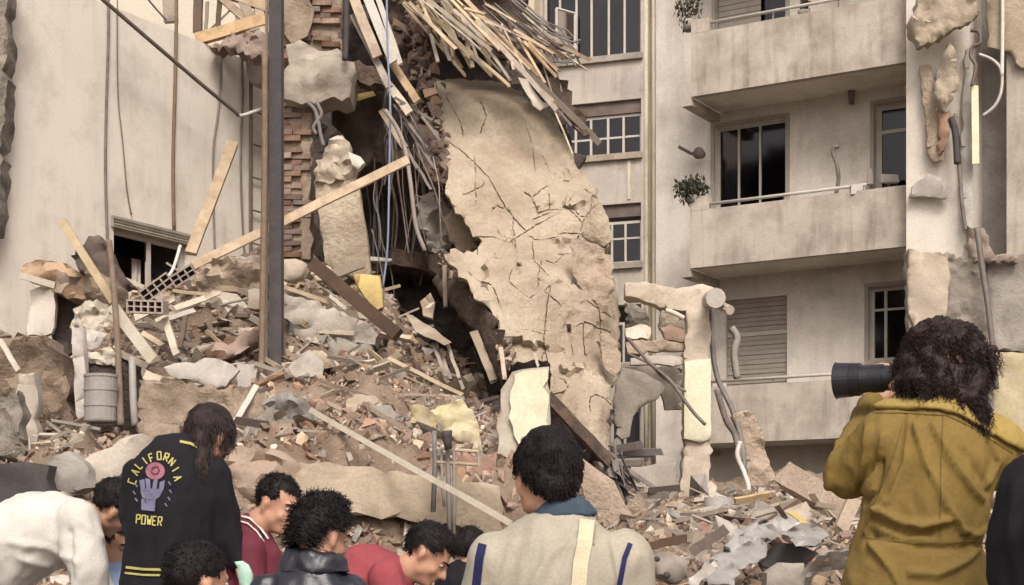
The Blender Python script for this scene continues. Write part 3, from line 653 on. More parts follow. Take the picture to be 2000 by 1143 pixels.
slab('ledge', [(722, 500), (766, 505), (764, 512), (722, 508)], 22, 'white_board', 'thin pale ledge in the hollow right of the plaster column', 'ledge', thick=.3, rough=.01, edge=.01, seed=29)
slab('ledge', [(744, 574), (768, 574), (766, 584), (746, 590)], 21.5, 'white_board', 'small white bracket in the hollow above the dark beam', 'ledge', thick=.2, rough=.01, edge=.01, seed=30)
# steel post
sp = empty('steel_post', P(537, 715, 17.8), label='tall dark steel column standing in front of the brick pillars', cat='post')
MB().box((P(540, 0, 17.8).x, 17.7, 5.0), (.135, .02, 8.2)).build('front_flange', 'steel', sp)
MB().box((P(540, 0, 17.8).x, 17.8, 5.0), (.018, .18, 8.2)).build('web', 'steel', sp)
MB().box((P(540, 0, 17.8).x, 17.9, 5.0), (.135, .02, 8.2)).build('rear_flange', 'steel', sp)
MB().box((P(522, 0, 17.8).x, 17.76, 5.0), (.03, .05, 8.2)).build('edge_angle', 'rust', sp)
MB().box((P(537, 0, 17.8).x, 17.8, tz(P(537, 0, 17.8).x, 17.8)+.1), (.3, .3, .05)).build('base_plate', 'rust', sp)
cable([(517, 100, 17.6), (517, 300, 17.6), (514, 520, 17.5), (511, 700, 17.4), (509, 770, 17.2)], .035, 'rust', 'thin rusty pole standing just left of the steel column', 'pole', 'pole')
plank((798, 312, 20.2), (376, 520, 19.8), .105, 'wood', 'long yellow plank slanting up across the plaster column', t=.07)

pmat('rubble_dark', (.16, .115, .085), (.09, .065, .05), .6, bscale=25, bump=.6, isl=.5)
# ---------------------------------------------------------------- the big fallen slab
CR = [[(939, 459), (962, 459), (994, 470), (1017, 455), (1026, 450), (1042, 440), (1073, 425), (1090, 418)], [(1042, 426), (1073, 415), (1073, 380)],
      [(1108, 402), (1134, 424), (1143, 424), (1130, 459), (1117, 490), (1094, 493)], [(1143, 424), (1160, 402)], [(1090, 418), (1108, 402), (1120, 385)],
      [(1160, 425), (1182, 463), (1196, 474)], [(1176, 646), (1198, 668), (1212, 672)], [(1176, 660), (1180, 718), (1198, 734), (1212, 718)],
      [(850, 250), (905, 300), (955, 350), (975, 385), (990, 407), (1025, 446)], [(905, 385), (940, 370), (945, 362)], [(1117, 490), (1125, 520), (1115, 560), (1120, 600), (1100, 640)],
      [(1040, 470), (1042, 510), (1078, 550), (1068, 600), (1062, 660), (1070, 705)], [(890, 540), (905, 560)], [(1000, 470), (1010, 500)], [(1160, 560), (1170, 600), (1176, 646)],
      [(870, 180), (900, 240), (905, 262)], [(940, 200), (950, 230), (938, 260)], [(1020, 230), (1040, 280), (1045, 330)], [(1060, 300), (1075, 330), (1110, 352)]]
_r = random.Random(5); sd_ = [Vector((x+_r.uniform(-17, 17), y+_r.uniform(-17, 17))) for y in range(350, 920, 44) for x in range(850, 1260, 46)]
_v, _e, _f, _a, _b, _c = delaunay_2d_cdt(sd_, [], [], 0, 1e-4); ed_ = {}
def _cc(f):
    a, b, c = (_v[i] for i in f[:3]); d = 2*(a.x*(b.y-c.y)+b.x*(c.y-a.y)+c.x*(a.y-b.y)) or 1e-6; A2, B2, C2 = a.length_squared, b.length_squared, c.length_squared
    return ((A2*(b.y-c.y)+B2*(c.y-a.y)+C2*(a.y-b.y))/d, (A2*(c.x-b.x)+B2*(a.x-c.x)+C2*(b.x-a.x))/d)
for f in _f:
    for i in range(len(f)): ed_.setdefault(frozenset((f[i], f[(i+1) % len(f)])), []).append(_cc(f))
for k in ed_.values():
    if len(k) == 2:
        (xa, ya), (xb, yb) = k; L = math.hypot(xa-xb, ya-yb)
        if 8 < L < 70 and _r.random() < .45: CR.append([(xa, ya), ((xa+xb)/2+_r.uniform(-4, 4), (ya+yb)/2+_r.uniform(-4, 4)), (xb, yb)])
def bendS(p, q):
    b = max(0, (q.x-1120)/95); c = max(0, (250-q.y)/130)
    w = .10*math.sin(q.x*.021+q.y*.013)+.08*math.sin(q.y*.034-q.x*.008)
    f = 0
    if q.y > 470 and q.x > 1050: f = .10*math.sin((q.x-1050)*.03)
    g = Vector((p.x*1.0, 0, p.z*.8)); ds, ps = noise.voronoi(g+Vector((fbm(p, 1.3, 2), 0, fbm(p, 1.3, 9)))*.5); h = ps[0]
    k = (math.sin(h.x*12.9+h.z*78.2)*43758.5) % 1; k2 = (math.sin(h.x*39.3+h.z*11.1)*24634.6) % 1
    wt = min(1, max(.12, (q.y-360)/140))
    pl = ((k-.5)*.20+(g-h).x*(k2-.5)*.5+(g-h).z*(k-.5)*.5)*wt
    return p+Vector((0, b*b*.9+c*c*.8+w+f+pl, 0))
OUT = [(838, 118), (880, 118), (925, 118), (975, 140), (1030, 190), (1075, 225), (1105, 262), (1130, 318), (1152, 352), (1170, 385), (1188, 420), (1192, 455), (1200, 500), (1212, 540), (1217, 610), (1214, 690), (1205, 740), (1190, 760), (1192, 830), (1196, 860), (1190, 896), (1160, 868), (1120, 830), (1085, 795), (1076, 750), (1070, 700), (1040, 702), (992, 712),
       (985, 665), (962, 615), (925, 575), (905, 545), (868, 500), (880, 486), (905, 492), (930, 486), (942, 464), (925, 458), (905, 425), (880, 400), (868, 372), (878, 335), (868, 300), (848, 262), (846, 220), (840, 170)]
SP = [(850, 200, 22.6), (1190, 890, 18.4), (1215, 540, 20.6)]
mbS = slab_mb(OUT, SP, thick=.28, res=.055, rough=.026, edge=.05, nsc=1.7, cracks=CR, cw=.008, cdp=.055, seed=31, bend=bendS)
fs_ = mbS.build('fallen_slab', 'slab', smooth=True, label='huge cracked beige wall slab leaning down from the ruin in the middle', cat='slab')
fs_.data.set_sharp_from_angle(angle=math.radians(38))
slab('broken_panel', [(1172, 652), (1186, 648), (1204, 668), (1213, 690), (1212, 722), (1200, 736), (1184, 724), (1176, 700)], 19.6, 'slab_low', parent=fs_, thick=.12, rough=.02, edge=.015, seed=32, res=.07)
slab('broken_panel', [(1146, 430), (1170, 396), (1188, 425), (1196, 470), (1180, 480), (1150, 470), (1136, 458)], 20.75, 'slab', parent=fs_, thick=.1, rough=.02, edge=.012, seed=33, res=.07)
slab('broken_panel', [(884, 405), (912, 430), (938, 462), (924, 468), (934, 484), (902, 496), (876, 470), (868, 430)], 21.6, 'slab_low', parent=fs_, thick=.14, rough=.02, edge=.02, seed=34, res=.07)
slab('broken_panel', [(1115, 468), (1140, 462), (1180, 486), (1198, 512), (1200, 560), (1180, 610), (1150, 580), (1122, 540)], 20.25, 'slab_low', parent=fs_, thick=.05, rough=.04, nsc=2.5, edge=.03, seed=35, res=.07)
# torn dark edge along its left side
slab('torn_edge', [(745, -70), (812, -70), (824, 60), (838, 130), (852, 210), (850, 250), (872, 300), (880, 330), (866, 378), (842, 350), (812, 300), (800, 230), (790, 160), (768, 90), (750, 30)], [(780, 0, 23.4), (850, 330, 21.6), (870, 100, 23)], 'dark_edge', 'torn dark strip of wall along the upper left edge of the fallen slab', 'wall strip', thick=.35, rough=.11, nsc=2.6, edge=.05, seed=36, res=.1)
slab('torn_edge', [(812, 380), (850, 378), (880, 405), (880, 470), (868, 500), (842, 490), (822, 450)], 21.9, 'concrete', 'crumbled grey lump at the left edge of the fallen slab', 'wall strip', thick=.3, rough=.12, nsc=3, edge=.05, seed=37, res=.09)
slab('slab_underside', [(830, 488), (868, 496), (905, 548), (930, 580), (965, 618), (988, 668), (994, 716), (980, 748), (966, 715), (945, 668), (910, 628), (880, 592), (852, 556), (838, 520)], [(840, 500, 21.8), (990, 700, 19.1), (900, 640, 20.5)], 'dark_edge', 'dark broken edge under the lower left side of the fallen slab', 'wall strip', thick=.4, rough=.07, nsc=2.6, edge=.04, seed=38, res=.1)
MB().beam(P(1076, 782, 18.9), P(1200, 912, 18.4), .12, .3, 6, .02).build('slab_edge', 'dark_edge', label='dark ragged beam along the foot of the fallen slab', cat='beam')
slab('wall_fragment', [(1135, 892), (1170, 918), (1200, 940), (1222, 985), (1240, 1010), (1256, 1052), (1200, 1050), (1150, 1000), (1128, 930)], 17.6, 'slab_low', 'tan wall fragment standing below the tip of the fallen slab', 'wall fragment', thick=.2, rough=.03, edge=.02, seed=39)
def crumbs(pl, Y0, Y1, n, sp, s0, s1, mat, parent):
    m = MB()
    for i in range(n):
        t = R.random()*(len(pl)-1.001); k = int(t); a, b = pl[k], pl[k+1]; f = t-k; x = a[0]+(b[0]-a[0])*f+R.gauss(0, sp); y = a[1]+(b[1]-a[1])*f+R.gauss(0, sp); T = R.choice(CH+FLAT); s = s0+(s1-s0)*R.random()**2; M = rrot()
        v = P(x, y, Y0+(Y1-Y0)*t/(len(pl)-1)+R.uniform(-.1, .12)); m.add([v+M@(p*s) for p in T[0]], T[1])
    return m.build('crumbled_masonry', mat, parent, kind='stuff')
crumbs([(842, 200), (850, 262), (872, 300), (880, 335), (868, 375), (905, 425), (925, 458)], 22.6, 21.7, 160, 5, .02, .09, 'rubble_pale', fs_)
crumbs([(868, 500), (905, 545), (925, 575), (962, 615), (985, 665), (992, 712)], 21.5, 19.1, 300, 5, .03, .10, 'rubble', fs_)
crumbs([(790, 0), (820, 100), (840, 200), (862, 300), (866, 360)], 22.9, 21.5, 260, 12, .04, .15, 'rubble_dark', fs_)
# stub column in front
yc = slab('column_stub', [(978, 760), (1000, 726), (1040, 718), (1072, 716), (1075, 850), (1070, 1010), (985, 1016), (974, 900), (972, 820)], 16.6, 'concrete_pale', 'upright column stub with flaking yellow paint below the fallen slab', 'column', thick=.5, rough=.02, edge=.012, seed=40, res=.08)
slab('yellow_paint', [(1006, 732), (1040, 724), (1068, 722), (1070, 840), (1050, 872), (1020, 880), (1002, 850), (996, 780)], 16.56, 'yellow_paint', parent=yc, thick=.02, rough=.012, edge=.03, seed=41, res=.08)
# ---------------------------------------------------------------- right frame
cf = slab('broken_doorway', [(1222, 552), (1262, 548), (1300, 560), (1345, 560), (1372, 553), (1405, 566), (1404, 592), (1386, 602), (1388, 700), (1389, 860), (1384, 940), (1378, 1032), (1322, 1032), (1332, 930), (1338, 860), (1336, 700), (1342, 640), (1340, 606), (1300, 600), (1262, 588), (1222, 578)], 20.8, 'concrete_pale', 'broken concrete door frame with a cream painted post left of the balconies', 'concrete frame', thick=.35, rough=.022, nsc=2.2, edge=.02, seed=42, res=.06)
slab('painted_sleeve', [(1338, 706), (1388, 700), (1390, 856), (1370, 864), (1336, 856)], 20.72, 'yellow_paint', parent=cf, thick=.4, rough=.008, edge=.008, seed=43)
MB().tube([P(1385, 588, 20.9), P(1392, 584, 20.7), P(1398, 582, 20.3)], .11, 12, .125).build('round_end', 'concrete_pale', cf)
MB().tube([P(1398, 590, 20.8), P(1412, 600, 20.5), P(1426, 606, 20.3)], .06, 9).build('round_peg', 'concrete_pale', cf)
for i, (o, lb, m) in enumerate(((
    [(1222, 668), (1290, 662), (1336, 672), (1338, 684), (1225, 690)], 'pinkish floor slab edge lying left of the cream post', 'slab_low'), (
    [(1232, 700), (1300, 694), (1342, 698), (1342, 708), (1300, 712), (1232, 712)], 'lower thin pale floor edge left of the cream post', 'concrete_pale'), (
    [(1222, 640), (1250, 630), (1272, 640), (1266, 664), (1226, 664)], 'pile of pale broken pieces on the pinkish floor edge', 'rubble_pale'), (
    [(1290, 640), (1310, 632), (1340, 645), (1340, 668), (1300, 662)], 'dark reddish brick lump on the pinkish floor edge', 'rubble_red'), (
    [(1202, 850), (1198, 780), (1214, 716), (1262, 728), (1300, 756), (1286, 778), (1250, 796), (1236, 812), (1230, 852), (1214, 858)], 'grey triangular wall piece behind the right edge of the fallen slab', 'concrete_grey'), (
    [(1192, 866), (1208, 850), (1226, 880), (1222, 896), (1196, 892)], 'small grey block beside the tip of the fallen slab', 'concrete_grey'), (
    [(1218, 990), (1292, 964), (1302, 1000), (1310, 1046), (1240, 1046), (1215, 1020)], 'pinkish grey flat panel leaning left of the cream post', 'concrete_grey'), (
    [(1232, 912), (1322, 902), (1328, 1000), (1300, 1010), (1290, 962), (1250, 970)], 'olive grey panel behind the flat panel left of the cream post', 'shutter'), (
    [(1428, 812), (1452, 800), (1474, 808), (1490, 850), (1502, 890), (1514, 935), (1490, 952), (1460, 945), (1446, 890), (1444, 850)], 'tall crumbling tan lump right of the cream post', 'slab_low'), (
    [(1290, 580), (1332, 590), (1334, 660), (1310, 650), (1290, 640)], 'drab rubble fill inside the upper part of the broken frame', 'concrete'), (
    [(1222, 590), (1262, 600), (1268, 640), (1240, 660), (1222, 640)], 'dark grey broken masonry at the left of the frame opening', 'mottled'), (
    [(1222, 716), (1336, 716), (1336, 800), (1300, 800), (1290, 765), (1222, 720)], 'drab wall behind the crossed rods in the frame opening', 'b_front'))):
    Yd = 21.6 if i in (9, 10) else (22.2 if i == 11 else (19 if i in (6,) else 20.9))
    slab('wall_fragment', o, Yd, m, lb, 'wall fragment', thick=.18, rough=.05 if i in (2, 3, 8, 9, 10) else .02, nsc=3, edge=.025, seed=50+i, res=.09)
cable([(1225, 660, 20.6), (1270, 710, 20.6), (1310, 745, 20.5), (1350, 800, 20.4), (1378, 830, 20.4)], .022, 'wire', 'thin bent rod crossing in front of the broken frame', 'rod', 'rod')
cable([(1225, 690, 20.7), (1270, 712, 20.6), (1296, 738, 20.6), (1340, 765, 20.6)], .016, 'wire', 'second thin rod below the bent rod in the broken frame', 'rod', 'rod')
cable([(1300, 606, 20.5), (1318, 612, 20.5), (1336, 622, 20.5)], .03, 'pipe_white', 'short pale pipe under the frame beam', 'pipe', 'pipe')
plank((1350, 618, 21.1), (1348, 665, 21.1), .1, 'white_board', 'short white board upright against the frame post', t=.03)
cable([(1390, 600, 21.2), (1392, 680, 21.2), (1402, 740, 21.1), (1430, 800, 21), (1448, 860, 20.8), (1456, 930, 20.6)], .034, 'pipe_grey', 'grey bent duct hanging right of the cream post', 'duct', 'duct')
cable([(1400, 760, 20.8), (1418, 820, 20.8), (1436, 850, 20.8), (1446, 900, 20.7)], .04, 'wire', 'dark hose beside the bent duct', 'hose', 'hose')
cable([(1428, 640, 22), (1440, 660, 22), (1434, 690, 22), (1440, 740, 22)], .05, 'concrete_grey', 'stub of grey pipe in front of the roller shutter', 'pipe', 'pipe')
cable([(1446, 862, 20.2), (1440, 890, 20.2), (1452, 920, 20.2), (1462, 950, 20.1), (1458, 968, 20.1), (1440, 972, 20)], .03, 'pipe_white', 'white cable dangling over the tan lump')
plank((1536, 930, 18.5), (1672, 1012, 17.6), .27, 'slab_low', 'thick tan beam lying behind the photographer', 'concrete_beam', 'beam', t=.25, jit=.03)
MB().tube([P(1404, 972, 18.2), P(1402, 1050, 18.2)], .16, 14).build('drum', 'drum', smooth=True, label='grey drum standing right of the foot of the cream post', cat='drum')
mm = empty('twisted_metal', P(1220, 960, 18.3), label='tangle of dark metal strips at the tip of the fallen slab', cat='scrap metal')
for i in range(26):
    a = P(1180+R.uniform(0, 50), 880+R.uniform(-5, 60), 18.4); b = a+Vector((R.uniform(-.1, .55), R.uniform(-.3, .1), R.uniform(-.55, .05)))
    MB().beam(a, b, R.uniform(.03, .10), .012, 3, .02, R.uniform(0, 3)).build('metal_strip', R.choice(['wire', 'steel', 'pipe_grey']), mm)
# ---------------------------------------------------------------- pier debris, top right
dB = lambda off: (lambda x, y: onB(min(max(x, 1000), 2400), y, off).y)
for i, (o, off, th, m, lb) in enumerate((
    ([(1776, 42), (1792, 12), (1806, -40), (1902, -40), (1914, 28), (1888, 44), (1850, 62), (1822, 84), (1796, 90), (1784, 64)], -.9, .35, 'concrete', 'big broken floor plate hanging at the top of the right pier'),
    ([(1797, 128), (1822, 126), (1824, 180), (1832, 240), (1850, 270), (1844, 312), (1826, 316), (1812, 300), (1806, 220)], -.5, .10, 'slab_low', 'long brown strip of wall hanging on the right pier'),
    ([(1852, 84), (1862, 92), (1870, 130), (1876, 166), (1856, 200), (1846, 216), (1830, 204), (1824, 180), (1832, 140)], -.75, .14, 'concrete', 'pointed brown slab hanging under the broken floor plate'),
    ([(1832, 215), (1856, 214), (1860, 240), (1846, 290), (1836, 300)], -.6, .15, 'rubble_red', 'crumbled brick between the two hanging pieces on the right pier'),
    ([(1778, 384), (1784, 362), (1814, 338), (1838, 352), (1856, 378), (1850, 388), (1800, 382)], -.5, .12, 'concrete_pale', 'small pale ledge of plaster stuck half way up the right pier'),
    ([(1774, 488), (1800, 500), (1850, 492), (1890, 508), (1926, 500), (1930, 600), (1940, 700), (1944, 1010), (1772, 1010), (1776, 700)], -.55, .3, 'concrete', 'rough broken lower part of the right pier behind the photographer'),
    ([(1774, 485), (1800, 492), (1850, 500), (1856, 540), (1846, 620), (1820, 660), (1790, 650), (1774, 600)], -.62, .08, 'concrete_pale', 'flaking pale plaster on the lower left of the right pier'),
    ([(1926, 506), (1960, 494), (2060, 498), (2060, 690), (1932, 684)], -.45, .12, 'concrete_grey', 'stained grey wall patch at the right edge of the picture'),
    ([(1930, 688), (2060, 692), (2060, 1010), (1946, 1010)], -.47, .1, 'yellow_plaster', 'yellowish wall at the right edge beside the photographer'),
    ([(1925, -60), (2060, -60), (2060, 128), (1995, 132), (1975, 100), (1932, 92)], -.42, .1, 'concrete', 'brown scarred wall patch in the top right corner'),
    ([(1888, 96), (1898, 90), (1900, 460), (1880, 450), (1876, 300), (1882, 180)], -.45, .1, 'white_board', 'white strip of render down the right edge of the pier'),
    ([(1892, 440), (1926, 448), (1940, 496), (1990, 502), (1990, 514), (1900, 512)], -.6, .2, 'rubble', 'line of rubble caught on the ledge right of the pier'))):
    slab('pier_fragment', o, dB(off), m, lb, 'wall fragment', thick=th, rough=.05 if i in (0, 2, 3, 5, 11) else .02, nsc=2.4, edge=.025, seed=70+i, res=.09)
MB().beam(onB(1903, 168, -.6), onB(1905, 320, -.6), .11, .05, 3, .01).build('board', 'yellow_paint', label='yellow painted board hanging right of the pier', cat='board')
def cabB(pts, off, r, mat, lb, name='cable'): MB().tube(curve_pts([onB(x, y, off) for x, y in pts], 6), r, 6).build(name, mat, smooth=True, label=lb, cat=name)
cabB([(1866, 222), (1868, 280), (1874, 330), (1878, 390), (1886, 450)], -.6, .03, 'wire', 'black cable hanging down the middle of the right pier')
cabB([(1858, 230), (1866, 260), (1870, 320)], -.62, .055, 'steel', 'dark bent tube under the hanging slab on the right pier', 'tube')
cabB([(1912, 106), (1940, 118), (1956, 140), (1955, 180), (1942, 208), (1920, 226)], -.5, .025, 'pipe_white', 'pale cable looping out from the pier edge')
cabB([(1958, -50), (1958, 60), (1957, 150)], -.5, .03, 'pipe_white', 'straight pale pipe at the top right', 'pipe')
cabB([(1896, 60), (1912, 62), (1914, 84), (1900, 92), (1896, 110), (1906, 130), (1898, 168)], -.7, .03, 'frame_brown', 'bent reinforcing iron sticking out at the top of the pier', 'rod')
cabB([(1908, 445), (1918, 520), (1930, 600), (1940, 690), (1946, 760)], -.8, .045, 'pipe_grey', 'long leaning pipe on the pier above the photographer', 'pipe')

# ---------------------------------------------------------------- laths and cables at the top
LB = 'splintered lath in the fan of timber over the top of the fallen slab'
fan = [((795, -30), (905, 132), .05), ((830, -20), (857, 120), .05), ((860, -10), (884, 128), .05), ((858, 30), (918, 130), .06), ((880, 0), (1000, 160), .06), ((805, -30), (965, 95), .05), ((845, -35), (1035, 130), .05),
       ((885, -25), (1060, 150), .06), ((930, 40), (1090, 212), .06), ((960, 70), (1172, 285), .075), ((985, 100), (1120, 240), .05), ((900, 20), (1010, 85), .05), ((870, 40), (895, 95), .04),
       ((820, 10), (845, 60), .035), ((940, 60), (1025, 118), .04), ((1000, 105), (1008, 135), .04), ((1060, 190), (1118, 300), .04), ((925, 100), (1000, 165), .07), ((980, 120), (1080, 200), .05), ((850, 60), (872, 100), .05), ((905, 70), (925, 128), .05)]
fan += [((820+R.uniform(-40, 60), R.uniform(-40, 10)), (870+R.uniform(-20, 120), R.uniform(70, 150)), R.uniform(.03, .08)) for _ in range(14)]
for i, (a, b, w) in enumerate(fan):
    Y = 22.0+R.uniform(-.5, .4); a = (a[0]+R.uniform(-14, 14), a[1]); b = (b[0]+R.uniform(-6, 6), b[1]+R.uniform(-6, 6)); w *= R.uniform(.5, 1.1)
    plank((*a, Y+.3), (*b, Y-.3), w, R.choice(['wood', 'wood', 'wood_pale', 'wood_grey']), LB, 'lath', 'lath', 'laths fanned over the fallen slab', t=w*.5, roll=R.uniform(-.5, .5))
for i in range(48):
    x = R.uniform(790, 1080); y = -35+max(0, (x-800))*.48+R.uniform(-30, 25); L = R.uniform(40, 130); an = R.uniform(.25, 1.35)
    Y = 22.2+R.uniform(-.5, .6); w = R.uniform(.018, .045)
    plank((x, y, Y), (x+L*math.cos(an), y+L*math.sin(an), Y-R.uniform(-.2, .4)), w, R.choice(['wood', 'wood_grey', 'wood', 'wood_pale', 'wood_dark']), LB, 'lath', 'lath', 'laths fanned over the fallen slab', t=w*.6, roll=R.uniform(-.5, .5), segs=2)
slab('roof_fragment', [(1012, 150), (1030, 155), (1060, 200), (1075, 205), (1055, 215), (1040, 205)], 21.6, 'white_board', 'crumpled white scrap caught in the laths', 'scrap', thick=.05, rough=.03, edge=.02, seed=90)
slab('roof_fragment', [(800, -60), (960, -60), (1000, 10), (1060, 90), (1115, 180), (1165, 270), (1140, 268), (1080, 205), (1010, 130), (930, 80), (850, 10)], [(820, -20, 23.3), (1150, 270, 22), (1000, 20, 23.4)], 'dark_edge', 'dark matted roof layer under the fan of laths', 'roof layer', thick=.12, rough=.10, nsc=3, edge=.09, seed=91)
for i in range(22):
    x = R.uniform(1000, 1070); y = R.uniform(30, 90); pts = [(x-60, y-50, 22.5)]
    for k in range(4): pts.append((x+k*22+R.uniform(-6, 6), y+k*R.uniform(10, 20), 22.3))
    cable(pts, .012, R.choice(['pipe_grey', 'wire', 'pipe_grey']), 'loose grey wire hanging off the end of the roof layer', 'wire', 'wire', 'loose wires by the roof layer')
# boards at the head of the hollow
for a, b, w, m, lb in (((676, -40), (738, 112), .13, 'wood', 'wide tan board at the head of the hollow'), ((700, -50), (768, 122), .12, 'white_board', 'broad white board, left of two, at the head of the hollow'),
        ((722, -50), (782, 126), .07, 'white_board', 'narrow white board, right of two, at the head of the hollow'), ((690, 30), (762, 172), .09, 'wood_pale', 'tan batten under the wide tan board'),
        ((758, 110), (816, 200), .10, 'wood', 'short yellow batten below the white boards'), ((740, 140), (800, 222), .11, 'wood_pale', 'pale batten crossing under the short yellow batten'),
        ((745, 215), (792, 290), .09, 'wood_grey', 'grey weathered batten bending down into the hollow')):
    plank((*a, 21.6), (*b, 21.2), w, m, lb, t=.04)
CB = 'thin cable hanging in the dark hollow'
cable([(755, -40, 21), (757, 100, 21), (762, 200, 21), (760, 350, 21), (757, 480, 21), (748, 560, 21)], .014, 'pipe_blue', 'blue pipe hanging straight down through the hollow', 'pipe', 'pipe')
cable([(676, -40, 20.8), (676, 60, 20.8), (674, 118, 20.8)], .04, 'steel', 'dark vertical pipe beside the upper brick pillar', 'pipe', 'pipe')
cable([(752, 215, 20.9), (778, 255, 20.9), (793, 300, 20.9), (802, 360, 20.8), (812, 440, 20.8), (830, 490, 20.8)], .028, 'wood_grey', 'greyish bent strip curving down past the end of the long plank', 'strip', 'strip')
for i in range(52):
    x = R.uniform(715, 850); y0 = R.uniform(150, 330); L = R.uniform(90, 260); k = R.uniform(-.15, .55)*(1 if x > 760 else .3); Y = R.uniform(21, 23.5)
    if x < 745: y0 += 120
    pts = [(x+k*L*t+R.uniform(-8, 8), y0+L*t, Y+R.uniform(-.1, .1)) for t in (0, .3, .6, 1)]
    if pts[-1][0] > 880: continue
    cable(pts, R.choice([.007, .009, .012, .018]), R.choice(['wire', 'pipe_grey', 'wood_grey', 'pipe_grey', 'steel', 'wire']), CB, group='cables hanging in the hollow')
for a, b in (((845, 235), (770, 190)), ((815, 215), (860, 275)), ((790, 240), (850, 330)), ((770, 205), (835, 290)), ((800, 300), (842, 370)), ((775, 250), (815, 330))):
    plank((*b, 21.2), (*a, 21.4), .035, 'pipe_grey', 'bent grey iron bar sticking out of the slab edge', 'iron_bar', 'iron bar', 'iron bars at the slab edge', t=.02)
for pts in ([(618, 200), (628, 222), (620, 236), (612, 250), (618, 262)], [(600, 200), (615, 215), (622, 240), (626, 262), (632, 285)]): cable([(x, y, 20.6) for x, y in pts], .025, 'pipe_grey', 'bent pipe end under the big rounded lump', 'pipe', 'pipe', 'bent pipe ends')
plank((868, 520, 20.9), (870, 600, 20.7), .05, 'wood_grey', 'short upright stick in the dark gap under the slab'); plank((978, 680, 18.9), (986, 740, 18.8), .05, 'wood_pale', 'pale splinter standing left of the column stub')
plank((926, 650, 20), (965, 745, 19.4), .10, 'wood_grey', 'grey splintered board hanging in the gap under the slab'); plank((1044, 690, 18.3), (1052, 716, 18.3), .03, 'white_board', 'thin white pin above the column stub')
slab('tilted_panel', [(790, 612), (806, 616), (850, 642), (882, 668), (868, 674), (812, 648)], [(790, 612, 20.2), (880, 668, 19.2), (812, 648, 19.4)], 'slab', 'thin pinkish panel tilted at the mouth of the hollow', 'panel', thick=.05, rough=.01, edge=.01, seed=92)
for a, b in (((872, 668), (905, 760)), ((862, 690), (880, 740)), ((845, 672), (872, 735))): plank((*a, 19.4), (*b, 18.9), .04, 'wood_grey', 'thin stick under the tilted pinkish panel', 'stick', 'stick', 'sticks under the tilted panel')
slab('brick_lump', [(820, 590), (840, 574), (850, 590), (844, 620), (826, 616)], 20.6, 'rubble_pale', 'small striped brick lump lit in the hollow', 'masonry', thick=.2, rough=.06, nsc=4, edge=.03, seed=93)

